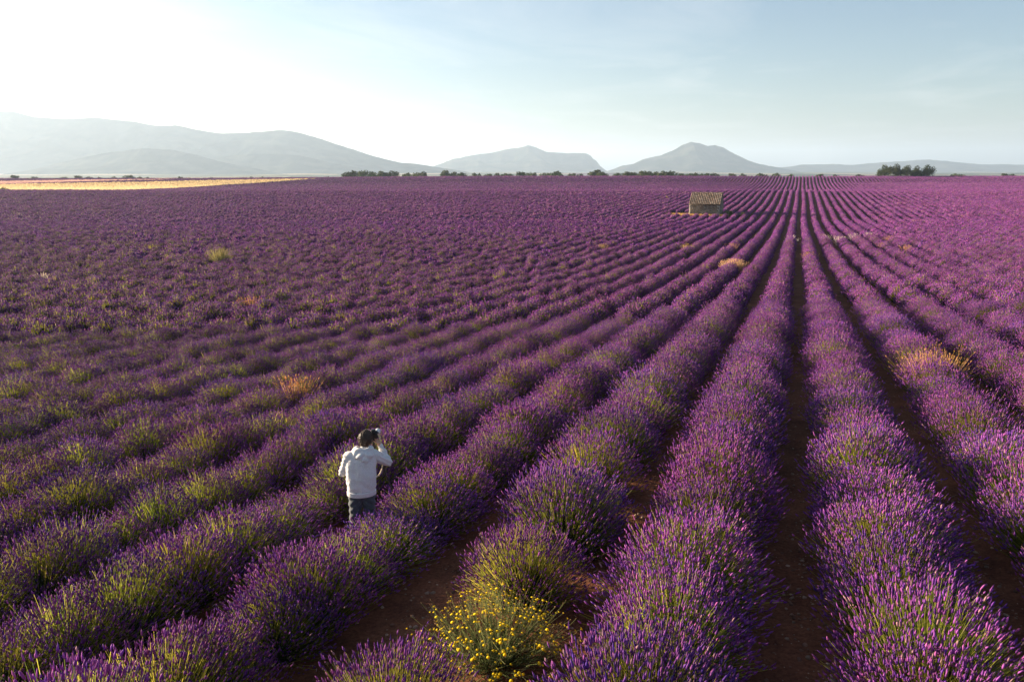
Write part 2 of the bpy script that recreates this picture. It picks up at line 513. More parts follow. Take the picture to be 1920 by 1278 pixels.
def dl_poly(pts):
    return [from_dl(d, l) for d, l in pts]
# (distance along the view, metres to the side)
WHEAT = [hit(*p) for p in ((-260, 356), (90, 357), (190, 359), (290, 355), (440, 346), (570, 339), (592, 337.5), (400, 340.5), (120, 346), (-260, 351))]
WHEAT = [from_dl(depth(*q) - (34 if i < 4 else 12 if i == 4 else 0), lateral(*q)) for i, q in enumerate(WHEAT)]
SAGE = [hit(*p) for p in ((-260, 349), (0, 347), (130, 343), (300, 339), (330, 337.6), (130, 339.5), (0, 342), (-260, 345))]

def crop_field(name, poly, height, mat, label, col, tip, stems, seed):
    """a standing crop: a raised body with an uneven top and blades over it"""
    xs = [p[0] for p in poly]; ys = [p[1] for p in poly]
    rng = np.random.default_rng(seed)
    st = 2.2
    gx, gy = np.meshgrid(np.arange(min(xs), max(xs), st), np.arange(min(ys), max(ys), st), indexing='ij')
    ok = in_poly(gx + st / 2, gy + st / 2, poly)
    g = Geo()
    idx = np.argwhere(ok)
    x0 = gx[ok]; y0 = gy[ok]
    n = len(x0)
    cx = np.stack([x0, x0 + st, x0 + st, x0], 1); cy = np.stack([y0, y0, y0 + st, y0 + st], 1)
    cz = ground_z(cx, cy) + height * (0.85 + 0.3 * vnoise(cx / 3, cy / 3, 5))
    top = np.stack([cx, cy, cz], -1); bot = np.stack([cx, cy, ground_z(cx, cy) - 0.1], -1)
    v = np.concatenate([top, bot], 1).reshape(-1, 3)
    b = (np.arange(n) * 8)[:, None]
    c = np.asarray(col)[None] * (0.85 + 0.3 * vnoise(v[:, 0] / 14, v[:, 1] / 5, 8))[:, None]
    g.add(v, quads=np.concatenate([b + np.array([[0, 1, 2, 3]])]), col=c)
    # sides only where the neighbour cell is missing
    pad = np.pad(ok, 1)
    for (di, dj, a0, a1) in ((0, -1, 0, 1), (1, 0, 1, 2), (0, 1, 2, 3), (-1, 0, 3, 0)):
        miss = ~pad[idx[:, 0] + 1 + di, idx[:, 1] + 1 + dj]
        bb = b[miss]
        g.q.append(bb + np.array([[a1, a0, a0 + 4, a1 + 4]]))
    k = rng.integers(0, n, stems)
    px = x0[k] + rng.random(stems) * st; py = y0[k] + rng.random(stems) * st
    pz = ground_z(px, py)
    p0 = np.stack([px, py, pz + height * 0.7], 1)
    p1 = p0 + np.stack([rng.normal(0, .08, stems), rng.normal(0, .08, stems), height * (.45 + .4 * rng.random(stems))], 1)
    ribbons(g, np.stack([p0, p1], 1), np.full(stems, .22), np.asarray(tip)[None] * (0.7 + 0.6 * rng.random((stems, 1))), rng)
    o = link(name, g.mesh(name, [mat]))
    return tag(o, label, kind="structure")
crop_field("wheat_field", WHEAT, 0.8, M_DRY, "strip of ripe golden wheat beyond the lavender", (.60, .43, .21), (.80, .60, .32), 42000, 1)
crop_field("sage_field", SAGE, 0.6, M_DRY, "narrow strip of pale pink clary sage behind the wheat", (.60, .34, .30), (.80, .48, .42), 16000, 2)

# ------------------------------------------------------------------ lavender plants
def lav_color(n, rng, warm=0.5):
    """flower tints from blue violet to pinkish purple, a few faded"""
    a = np.array([.130, .042, .28]); b = np.array([.35, .090, .29]); f = np.array([.36, .20, .23])
    t = np.clip(rng.normal(warm, .3, n), 0, 1)[:, None]
    c = a * (1 - t) + b * t
    fd = (rng.random(n) < 0.04)[:, None]
    c = np.where(fd, f, c)
    return c * (0.7 + 0.6 * rng.random((n, 1)))

def stalk_color(n, rng):
    a = np.array([.060, .100, .018]); b = np.array([.45, .40, .060])
    t = rng.random((n, 1)) ** 1.5
    return (a * (1 - t) + b * t) * (0.8 + 0.4 * rng.random((n, 1)))

def dome_dirs(n, rng, phimax=78):
    cz = math.cos(R(phimax))
    u = cz + (1 - cz) * rng.random(n) ** 0.85
    az = rng.random(n) * 2 * math.pi
    s = np.sqrt(1 - u * u)
    return np.stack([s * np.cos(az), s * np.sin(az), u], 1)

def lump(dirs, seed):
    """uneven outline of a plant"""
    az = np.arctan2(dirs[:, 1], dirs[:, 0])
    return 0.86 + 0.28 * vnoise(np.cos(az) * 1.6 + 9 + dirs[:, 2] * 1.3, np.sin(az) * 1.6 + 5 + dirs[:, 2], seed)

def fan(n, rng, seed, rx, rz, jit=0.10):
    d = dome_dirs(n, rng)
    s = lump(d, seed) * np.clip(rng.normal(1.0, jit, n), 0.6, 1.25)
    tip = d * s[:, None] * np.array([rx, rx, rz]) + np.array([0, 0, .05])
    base = d * np.array([.20, .20, .10]) * rng.random((n, 1)) + np.array([0, 0, .03])
    mid = base * 0.45 + tip * 0.55
    mid[:, 2] -= 0.02 + 0.07 * (1 - d[:, 2])
    mid += rng.normal(0, .022, (n, 3))
    ax = tip - mid
    ax /= np.linalg.norm(ax, axis=1, keepdims=True)
    ax = ax + np.array([0, 0, .28]) + rng.normal(0, .17, (n, 3))
    ax /= np.linalg.norm(ax, axis=1, keepdims=True)
    return base, mid, tip, ax

def core(geo, rx, rz, seed, colf, nu=14, nv=6):
    vs = []; 
    for j in range(nv + 1):
        ph = (j / nv) * math.pi / 2
        for i in range(nu):
            a = i / nu * 2 * math.pi
            d = np.array([[math.cos(a) * math.cos(ph), math.sin(a) * math.cos(ph), math.sin(ph)]])
            vs.append((d * (lump(d, seed) * (0.9 + 0.25 * vnoise(np.array([i * .9]), np.array([j * .9]), seed + 3)))[:, None] * np.array([rx, rx, rz]))[0])
    vs = np.array(vs)
    q = []
    for j in range(nv):
        for i in range(nu):
            q.append([j * nu + i, j * nu + (i + 1) % nu, (j + 1) * nu + (i + 1) % nu, (j + 1) * nu + i])
    geo.add(vs, quads=q, col=np.array([colf(v[2] / rz) for v in vs]))

def lav_near(seed, n=1650, rx=.76, rz=.80):
    rng = np.random.default_rng(1000 + seed)
    n = int(n * (1, 1, .8, 1, .62, 1, .88)[seed % 7])
    base, mid, tip, ax = fan(n, rng, seed, rx, rz)
    st = Geo(); fl = Geo(); lf = Geo()
    sc = stalk_color(n, rng)
    cc = np.stack([sc * 0.8, sc, sc * 1.05], 1)
    ribbons(st, np.stack([base, mid, tip], 1), np.full(n, .0053), cc, rng)
    L = .042 + .044 * rng.random(n)
    fc = lav_color(n, rng, 0.45)
    spikes(fl, tip - ax * (L * .25)[:, None], ax, L, .0064 + .0034 * rng.random(n), fc, rng, rings=2, sides=4)
    # a loose whorl below some heads
    k = rng.random(n) < 0.45
    spikes(fl, (tip - ax * (L * .65)[:, None])[k], ax[k], L[k] * .25, np.full(k.sum(), .0075), fc[k] * .9, rng, rings=1, sides=3)
    # leaves: narrow grey-green blades through the cushion
    m = 900
    d = dome_dirs(m, rng, 88)
    r = (.35 + .45 * rng.random(m))[:, None]
    p0 = d * r * np.array([rx, rx, rz]) * .85
    p1 = p0 + (d + np.array([0, 0, .5]) + rng.normal(0, .35, (m, 3))) * (.05 + .06 * rng.random((m, 1)))
    lc = np.array([.055, .078, .025]) * (0.6 + 0.8 * rng.random((m, 1)))
    ribbons(lf, np.stack([p0, p1], 1), np.full(m, .011), lc, rng)
    core(lf, rx * .5, rz * .52, seed, lambda h: np.array([.022, .028, .012]))  # core coloured darker than the leaves to deepen the shade inside
    return fl, st, lf

def lav_mid(seed, n=560, rx=.63, rz=.84):
    rng = np.random.default_rng(2000 + seed)
    n = int(n * (1, .9, .6, 1, .75, 1)[seed % 6])
    g = Geo()
    base, mid, tip, ax = fan(n, rng, seed, rx, rz)
    fc = lav_color(n, rng, 0.5)
    L = .085 + .06 * rng.random(n)
    spikes(g, tip - ax * (L * .4)[:, None], ax, L, .014 + .006 * rng.random(n), fc, rng, rings=1, sides=3)
    g2 = Geo()
    sc = stalk_color(n, rng)
    ribbons(g2, np.stack([base * .4 + tip * .6 - np.array([0, 0, .05]), tip], 1), np.full(n, .014), sc, rng)
    ribbons(g2, np.stack([base, base * .12 + tip * .88 - np.array([0, 0, .02])], 1)[: n // 2], np.full(n // 2, .022), sc[: n // 2], rng)
    core(g2, rx * .66, rz * .70, seed, lambda h: np.array([.030, .038, .015]))  # dark core colour puts inner shade into the plant
    return g, g2

def lav_far(seed, n=110, rx=.59, rz=.84, ry=None):
    rng = np.random.default_rng(3000 + seed)
    n = int(n * (1, 1, .75, 1, .85, 1)[seed % 6])
    g = Geo()
    base, mid, tip, ax = fan(n, rng, seed, rx, rz, 0.08)
    fc = lav_color(n, rng, 0.55)
    L = .16 + .08 * rng.random(n)
    b = tip - ax * (L * .6)[:, None]
    if ry:
        s = np.array([1, ry / rx, 1]); b = b * s
    spikes(g, b, ax, L, .036 + .016 * rng.random(n), fc, rng, rings=1, sides=3)
    k = rng.random(n) < .4
    sc = stalk_color(n, rng)
    e = tip * (np.array([1, ry / rx, 1]) if ry else 1)
    g2 = Geo()
    ribbons(g2, np.stack([e * .6, e * .99], 1)[k], np.full(k.sum(), .06), sc[k], rng)
    v0 = g.n
    core(g, rx * .82, rz * .84, seed, lambda h: np.array([.030, .036, .016]) * (1 - min(1, h * 1.1)) + np.array([.14, .042, .14]) * min(1, h * 1.1))
    if ry:
        g.v[-1] = g.v[-1] * np.array([1, ry / rx, 1])
    return g, g2

NV = 7
near_parts = []
protos = bpy.data.collections.new("lavender_sources")     # not linked to the scene: only instanced
def proto(name, me):
    o = bpy.data.objects.new(name, me); protos.objects.link(o); return o
def join_geo(geos, mats):
    vs = np.concatenate([np.concatenate(gg.v) for gg in geos]); cs = np.concatenate([np.concatenate(gg.c) for gg in geos])
    off = 0; tr = []; qd = []; tm = []; qm = []
    for k, gg in enumerate(geos):
        if gg.t: x = np.concatenate(gg.t) + off; tr.append(x); tm += [k] * len(x)
        if gg.q: x = np.concatenate(gg.q) + off; qd.append(x); qm += [k] * len(x)
        off += gg.n
    return np_mesh("lavender_plant", vs, [np.concatenate(tr), np.concatenate(qd)], mats, cs, tm + qm)
for i in range(NV):
    fl, st, lf = lav_near(i)
    near_parts.append((fl.mesh("flower_heads", [M_FLOWER]), st.mesh("flower_stalks", [M_STALK]), lf.mesh("leaf_cushion", [M_LEAF])))
    # one joined copy for the plants beside the frame
    proto(f"a_near_{i}", join_geo((fl, st, lf), (M_FLOWER, M_STALK, M_LEAF)))
for i in range(6):
    proto(f"b_mid_{i}", join_geo(lav_mid(i), (M_FLOWER, M_STALK)))
for i in range(6):
    proto(f"c_far_{i}", join_geo(lav_far(i), (M_FLOWER, M_STALK)))
for i in range(6):
    proto(f"d_dist_{i}", join_geo(lav_far(20 + i, n=120, ry=1.2), (M_FLOWER, M_STALK)))

PERS = (-5.58, 8.92)             # where the photographer stands
# hut and open spots where no lavender grows
HUT = hit(1320, 406)
BARE = []                        # (x, y, radius)
def lavender_positions():
    P = []
    rows = range(-260, 330)
    for k in rows:
        x = ROW0 + k * ROW
        # along the row; step grows with distance
        y = -6.0 + (hash2(np.array([k]), np.array([1]))[0]) * 1.0
        while True:
            d = float(depth(x, y))
            if y > 700 or d > 540: break
            far = d > 150
            st = .78 if not far else 1.56
            l = float(lateral(x, y))
            if d > 2.0 and abs(l) < 10 + 0.76 * d:
                P.append((x, y, k, far))
            y += st
    return P
pos = lavender_positions()
PX = np.array([p[0] for p in pos]); PY = np.array([p[1] for p in pos]); PK = np.array([p[2] for p in pos]); PF = np.array([p[3] for p in pos])
nP = len(PX)
jit = RNG.random((nP, 6))
wav = (fbm(PY / 35.0, PX / 35.0, 31, 2) - 0.5)
PXj = PX + (jit[:, 0] - .5) * .12 + wav * 0.25 + np.where((PK == -2), .10 * np.clip((16 - PY) / 5, 0, 1), 0)
PYj = PY + (jit[:, 1] - .5) * .30
Dp = depth(PXj, PYj)
keep = np.ones(nP, bool)
keep &= ~(jit[:, 2] < 0.012)
keep &= ~((PK == -2) & (PY < 9.5))
keep &= ~((PK == -2) & (PY < 12.5) & (jit[:, 1] < .2))
keep &= ~(in_poly(PXj, PYj, WHEAT) | in_poly(PXj, PYj, SAGE))
hd = depth(PXj - HUT[0], PYj - HUT[1]); hl = lateral(PXj - HUT[0], PYj - HUT[1])
keep &= ~((hd > -3.0) & (hd < 10.5) & (hl > -7.0) & (hl < 4.6))
# gaps seen in the photograph (pixel of the open soil)
GAPS = []
for gx_, gy_, gr in GAPS:
    if gr:
        hx, hy = hit(gx_, gy_)
        keep &= ((PXj - hx) ** 2 + (PYj - hy) ** 2) > gr ** 2
# the person stands in a furrow: leave room for the legs
PXj, PYj, PK, PF, jit, Dp = PXj[keep], PYj[keep], PK[keep], PF[keep], jit[keep], Dp[keep]
LOOSE = [(-2.78, 4.70, .86), (-2.60, 7.45, .92), (-2.55, 8.80, 1.05), (-2.72, 9.25, 1.0)]
nl_ = len(LOOSE)
PXj = np.concatenate([PXj, [q[0] for q in LOOSE]]); PYj = np.concatenate([PYj, [q[1] for q in LOOSE]])
PK = np.concatenate([PK, np.full(nl_, -2)]); PF = np.concatenate([PF, np.zeros(nl_, bool)])
jl = np.random.default_rng(41).random((nl_, 6)); jl[:, 3] = [(q[2] - .88) / .24 for q in LOOSE]
jit = np.concatenate([jit, jl]); Dp = depth(PXj, PYj)
PZ = ground_z(PXj, PYj)
patch = fbm(PXj / 9.0, PYj / 9.0, 77, 3)
size = 0.88 + 0.24 * jit[:, 3] * (0.6 + 0.8 * patch)
sxs = np.ones(len(PXj)) * size
sz = size * (0.82 + 0.32 * jit[:, 4])
rz = jit[:, 5] * 6.283
pd = np.hypot(PXj - PERS[0], PYj - PERS[1])
sz = sz * np.where(pd < 1.8, .74, 1.0)
keep2 = pd > .62
PXj, PYj, PZ, PK, PF, jit, Dp, sxs, sz, rz, size = (q[keep2] for q in (PXj, PYj, PZ, PK, PF, jit, Dp, sxs, sz, rz, size))
ix, iy, ic = project(PXj, PYj, PZ + 0.35)
hp = 0.9 * FPX / np.maximum(ic, 1)
inframe = (ic > 3) & (ix > -0.75 * hp) & (ix < 1920 + 0.75 * hp) & (iy > 0) & (iy < 1278 + 0.45 * hp)
cand = np.where(inframe)[0]
order = cand[np.argsort(ic[cand])]
near_idx = order[:300]
near_set = np.zeros(len(PXj), bool); near_set[near_idx] = True

ORD = ["", "first", "second", "third", "fourth", "fifth", "sixth", "seventh", "eighth", "ninth", "tenth", "eleventh", "twelfth", "thirteenth", "fourteenth", "fifteenth", "sixteenth", "seventeenth", "eighteenth", "nineteenth", "twentieth"]
def ordinal(n):
    if n <= 20: return ORD[n]
    tens = {2: "twenty", 3: "thirty", 4: "forty", 5: "fifty", 6: "sixty", 7: "seventy"}
    return (tens[n // 10] + "-" + ORD[n % 10]) if n % 10 else tens[n // 10][:-1] + "ieth"
NUM = ["", "one", "two", "three", "four", "five", "six", "seven", "eight", "nine", "ten", "eleven", "twelve", "thirteen", "fourteen", "fifteen", "sixteen", "seventeen", "eighteen", "nineteen", "twenty"] + [str(i) for i in range(21, 60)]
def row_name(k):
    # the photographer stands in the furrow between rows -3 and -4
    if k >= 0: return f"row {NUM[k + 1]} right of the straight furrow"
    if k >= -3: return f"row {NUM[-k]} left of the straight furrow"
    if k == -4: return "the row just behind the photographer"
    return f"the {ordinal(-k - 3)} row behind the photographer"

byrow = {}
for i in near_idx: byrow.setdefault(int(PK[i]), []).append(int(i))
for k in sorted(byrow):
    L_ = sorted(byrow[k], key=lambda i: PYj[i])
    for j, i in enumerate(L_):
        root = link("lavender_bush", None)
        root.empty_display_size = 0.2
        root.location = (PXj[i], PYj[i], PZ[i] + 0.0)
        root.rotation_euler = ((jit[i, 0] - .5) * .16, (jit[i, 4] - .5) * .16, rz[i])
        root.scale = (sxs[i], sxs[i], sz[i])
        tag(root, f"lavender bush, {ordinal(j + 1)} from the near end of {row_name(k)}", "lavender", "lavender bushes in the nearest rows")
        v = near_parts[int(jit[i, 2] * 997) % NV]
        for nm, me in zip(("flower_heads", "flower_stalks", "leaf_cushion"), v):
            c = link(nm, me, root); c["kind"] = "stuff"

# everything farther off, or beside the frame: one mass
rest = np.where(~near_set)[0]
lod = np.where(ic[rest] < 34, 0, np.where(~PF[rest] & (Dp[rest] < 70 + 75 * jit[rest, 0]), 1, np.where(~PF[rest], 2, 3)))
vi = (jit[rest, 2] * 7919).astype(int)
idx = np.where(lod == 0, vi % NV, np.where(lod == 1, NV + vi % 6, np.where(lod == 2, NV + 6 + vi % 6, NV + 12 + vi % 6)))
pts = bpy.data.meshes.new("lavender_rows")
pts.vertices.add(len(rest))
pts.vertices.foreach_set("co", np.stack([PXj[rest], PYj[rest], PZ[rest]], 1).astype(np.float32).ravel())
a = pts.attributes.new("pick", 'INT', 'POINT'); a.data.foreach_set("value", idx.astype(np.int32))
a = pts.attributes.new("turn", 'FLOAT_VECTOR', 'POINT')
turn = np.zeros((len(rest), 3), np.float32); turn[:, 2] = np.where(lod == 3, (vi % 2) * math.pi, rz[rest])
a.data.foreach_set("vector", turn.ravel())
a = pts.attributes.new("size", 'FLOAT_VECTOR', 'POINT')
a.data.foreach_set("vector", np.stack([sxs[rest], sxs[rest], sz[rest]], 1).astype(np.float32).ravel())
rows_obj = link("lavender_rows", pts)
tag(rows_obj, "purple lavender rows running on to the far crest of the field", "lavender", kind="stuff")
ng = bpy.data.node_groups.new("plant_rows", 'GeometryNodeTree')
ng.interface.new_socket("Geometry", in_out='INPUT', socket_type='NodeSocketGeometry')
ng.interface.new_socket("Geometry", in_out='OUTPUT', socket_type='NodeSocketGeometry')
gi = ng.nodes.new("NodeGroupInput"); go = ng.nodes.new("NodeGroupOutput")
iop = ng.nodes.new("GeometryNodeInstanceOnPoints"); ci = ng.nodes.new("GeometryNodeCollectionInfo")
ci.inputs["Collection"].default_value = protos
ci.inputs["Separate Children"].default_value = True; ci.inputs["Reset Children"].default_value = True
def named(t, n):
    a = ng.nodes.new("GeometryNodeInputNamedAttribute"); a.data_type = t; a.inputs["Name"].default_value = n; return a
e2r = ng.nodes.new("FunctionNodeEulerToRotation")
na, nb, nc = named('INT', "pick"), named('FLOAT_VECTOR', "turn"), named('FLOAT_VECTOR', "size")
iop.inputs["Pick Instance"].default_value = True
ng.links.new(gi.outputs[0], iop.inputs["Points"]); ng.links.new(ci.outputs[0], iop.inputs["Instance"])
ng.links.new(na.outputs["Attribute"], iop.inputs["Instance Index"])
ng.links.new(nb.outputs["Attribute"], e2r.inputs[0]); ng.links.new(e2r.outputs[0], iop.inputs["Rotation"])
ng.links.new(nc.outputs["Attribute"], iop.inputs["Scale"])
ng.links.new(iop.outputs[0], go.inputs[0])
md = rows_obj.modifiers.new("rows", 'NODES'); md.node_group = ng
print("lavender: near", len(near_idx), "farthest near", ic[near_idx].max(), "rest", len(rest), np.bincount(lod), flush=True)

# ------------------------------------------------------------------ stone hut
def box_corners(c, sx, sy, sz, jit, rng):
    v = np.array([[x, y, z] for z in (-.5, .5) for y in (-.5, .5) for x in (-.5, .5)]) * np.array([sx, sy, sz])
    v += (rng.random((8, 3)) - .5) * jit
    return v + np.asarray(c)
BOXQ = [[0, 2, 3, 1], [4, 5, 7, 6], [0, 1, 5, 4], [2, 6, 7, 3], [0, 4, 6, 2], [1, 3, 7, 5]]
M_STONE = tint_mat("field_stone", 0.9, 0.7, 9.0, 0.3)
M_MORTAR = solid_mat("lime_mortar", (.15, .12, .09), 0.95, 0.5, 6, 0.6)
M_TILE = tint_mat("clay_roof_tile", 0.85, 0.4, 7.0, 0.3)
M_WOOD = solid_mat("old_timber", (.10, .075, .055), 0.85, 0.5, 5, 0.5)

def build_hut():
    rng = np.random.default_rng(5)
    W, DP, HF, HB = 6.6, 8.6, 2.75, 5.1         # width, depth, eave height, ridge height
    hx, hy = HUT
    zs = [float(ground_z(*(np.array(HUT) + np.array(from_dl(dd, ll))))) for dd in (0, DP) for ll in (-W / 2, W / 2)]
    root = link("stone_hut", None, loc=(hx, hy, min(zs) - 0.05))
    v = ray(1320, 400)
    root.rotation_euler = (0, 0, math.atan2(v[1], v[0]) - math.pi / 2 - R(6))
    tag(root, "small stone hut with a sloping clay tile roof standing alone in the lavender", "hut")
    th = 0.45
    # mortar core of the four walls: front (y=0), rear, sides with a sloping top
    g = Geo()
    def slab(x0, x1, y0, y1, z0, zf, zb):
        vv = [[x0, y0, z0], [x1, y0, z0], [x1, y1, z0], [x0, y1, z0], [x0, y0, zf], [x1, y0, zf], [x1, y1, zb], [x0, y1, zb]]
        g.add(vv, quads=[[3, 2, 1, 0], [4, 5, 6, 7], [0, 1, 5, 4], [1, 2, 6, 5], [2, 3, 7, 6], [3, 0, 4, 7]], col=(.27, .22, .16))
    def top(y): return HF + (HB - HF) * (1 - abs(y - DP / 2) / (DP / 2))
    slab(-W / 2, W / 2, 0, th, -.5, top(0), top(th))
    slab(-W / 2, W / 2, DP - th, DP, -.5, top(DP - th), top(DP))
    for sx in (-1, 1):
        xa, xb = sorted((sx * W / 2, sx * (W / 2 - th)))
        slab(xa, xb, th, DP / 2, -.5, top(th), HB)
        slab(xa, xb, DP / 2, DP - th, -.5, HB, top(DP - th))
    link("wall_core", g.mesh("wall_core", [M_MORTAR]), root)
    # laid stones, proud of the mortar
    def tone():
        p = rng.random()
        c = np.array([.30, .24, .17]) if p < .45 else np.array([.36, .31, .25]) if p < .75 else np.array([.20, .155, .115]) if p < .93 else np.array([.42, .36, .27])
        return c * (0.75 + .5 * rng.random()) * .78
    def face(nm, width, toph, place):
        g = Geo()
        z = 0.0
        while z < HB:
            h = .15 + .13 * rng.random()
            x = -width / 2 + .03
            while x < width / 2 - .08:
                w = min(.18 + .3 * rng.random(), width / 2 - .02 - x)
                if z + h * .9 < toph(x + w / 2) - .05:
                    pr = .05 + .05 * rng.random()
                    vv = box_corners((x + w / 2, 0, z + h / 2), w - .035, .16 + pr, h - .03, .045, rng)
                    g.add(place(vv), quads=BOXQ, col=tone())
                x += w
            z += h
        return link(nm, g.mesh(nm, [M_STONE]), root)
    rotm = lambda vv, f: np.array([f(p) for p in vv])
    face("wall_stones", W, lambda x: HF, lambda vv: vv)
    face("wall_stones", W, lambda x: HF, lambda vv: rotm(vv, lambda p: (-p[0], DP - p[1], p[2])))
    face("wall_stones", DP, lambda x: top(x + DP / 2), lambda vv: rotm(vv, lambda p: (W / 2 - p[1], p[0] + DP / 2, p[2])))
    face("wall_stones", DP, lambda x: top(-x + DP / 2), lambda vv: rotm(vv, lambda p: (-W / 2 + p[1], -p[0] + DP / 2, p[2])))
    # pale dressed quoins up the corners
    for sx in (-1, 1):
        g = Geo(); z = -.1; k = 0
        while z < HF - .3:
            h = .28 + .1 * rng.random()
            w, d = (.55, .34) if k % 2 else (.34, .55)
            vv = box_corners((sx * (W / 2 - w / 2 + .09), d / 2 - .12, z + h / 2), w, d, h - .02, .02, rng)
            g.add(vv, quads=BOXQ, col=np.array([.36, .33, .28]) * (0.8 + .4 * rng.random()))
            z += h; k += 1
        link("corner_stones", g.mesh("corner_stones", [M_STONE]), root)
    # roof deck and canal tiles, one slope to the front and one to the rear
    ov = .30
    sl = math.atan2(HB - HF, DP / 2)
    Ls = (DP / 2 + ov) / math.cos(sl)
    ux = np.array([0, math.cos(sl), math.sin(sl)]); un = np.array([0, -math.sin(sl), math.cos(sl)])
    for flip in (False, True):
        turn = (lambda p: np.asarray(p)) if not flip else (lambda p: np.stack([-np.asarray(p)[..., 0], DP - np.asarray(p)[..., 1], np.asarray(p)[..., 2]], -1))
        e0 = np.array([0, -ov, HF - ov * math.tan(sl)])
        vv = []
        for x in (-W / 2 - .18, W / 2 + .18):
            for t_ in (0, Ls - .01):
                for h_ in (.03, .12):
                    vv.append(e0 + np.array([x, 0, 0]) + ux * t_ + un * h_)
        g = Geo()
        g.add(turn(np.array(vv)), quads=[[0, 2, 3, 1], [4, 5, 7, 6], [0, 1, 5, 4], [2, 6, 7, 3], [1, 3, 7, 5], [0, 4, 6, 2]], col=(.10, .07, .05))
        roof = link("roof_slope", g.mesh("roof_slope", [M_WOOD]), root)
        g = Geo()
        ncol = 18
        pitch = (W + .5) / ncol
        rows = 12
        org = e0 + np.array([-(W + .5) / 2, 0, 0]) - ux * .06 + un * .13
        for c in range(ncol * 2 - 1):
            cover = c % 2 == 0
            xc = (c / 2 + .5) * pitch
            for r in range(rows):
                s0 = r * Ls / rows; s1 = s0 + Ls / rows * 1.22
                ra, rb = (.118, .095) if cover else (.10, .12)
                ra *= .95 + .12 * rng.random()
                lift = (.075 if cover else .105) + .02 * rng.random()
                dx = (rng.random() - .5) * .045
                sag = -.05 * math.sin(math.pi * (c / (ncol * 2 - 1))) * (r / rows)
                vv = []
                for (ss, rr, up) in ((s0, ra, .028), (s1, rb, 0)):
                    for k in range(6):
                        a = math.pi * k / 5
                        hz = math.sin(a) * rr if cover else -math.sin(a) * rr * .8
                        vv.append(org + np.array([xc + dx + math.cos(a) * rr * 1.35, 0, 0]) + ux * min(ss, Ls + .04) + un * (hz + lift * (1 if cover else .85) + up + sag))
                q = [[k, k + 1, k + 7, k + 6] for k in range(5)]
                base = np.array([.36, .24, .16]) if rng.random() < .6 else np.array([.44, .34, .25])
                if rng.random() < .18: base = np.array([.25, .19, .14])
                g.add(turn(np.array(vv)), quads=q, col=base * (0.6 + .7 * rng.random()) * .8)
        link("roof_tiles", g.mesh("roof_tiles", [M_TILE]), roof)
    # ridge tiles
    g = Geo()
    x = -W / 2 - .2
    while x < W / 2 + .1:
        vv = []
        for xx, rr in ((x, .15), (x + .46, .125)):
            for k in range(6):
                a = math.pi * k / 5
                vv.append([xx, DP / 2 + math.cos(a) * rr * 1.3, HB + .17 + math.sin(a) * rr])
        g.add(vv, quads=[[k, k + 6, k + 7, k + 1] for k in range(5)], col=np.array([.42, .28, .17]) * (.6 + .6 * rng.random()))
        x += .38
    link("ridge_tiles", g.mesh("ridge_tiles", [M_TILE]), root)
    return root
hut = build_hut()

# ------------------------------------------------------------------ trees
def tube(geo, pts, radii, col, sides=6):
    pts = np.asarray(pts, float); n = len(pts)
    ax = np.gradient(pts, axis=0); ax /= np.linalg.norm(ax, axis=1, keepdims=True) + 1e-9
    u, w = perp(ax)
    an = np.arange(sides) * 2 * math.pi / sides
    v = pts[:, None] + np.asarray(radii)[:, None, None] * (np.cos(an)[None, :, None] * u[:, None] + np.sin(an)[None, :, None] * w[:, None])
    q = []
    for j in range(n - 1):
        for i in range(sides):
            q.append([j * sides + i, j * sides + (i + 1) % sides, (j + 1) * sides + (i + 1) % sides, (j + 1) * sides + i])
    geo.add(v.reshape(-1, 3), quads=q, col=col)

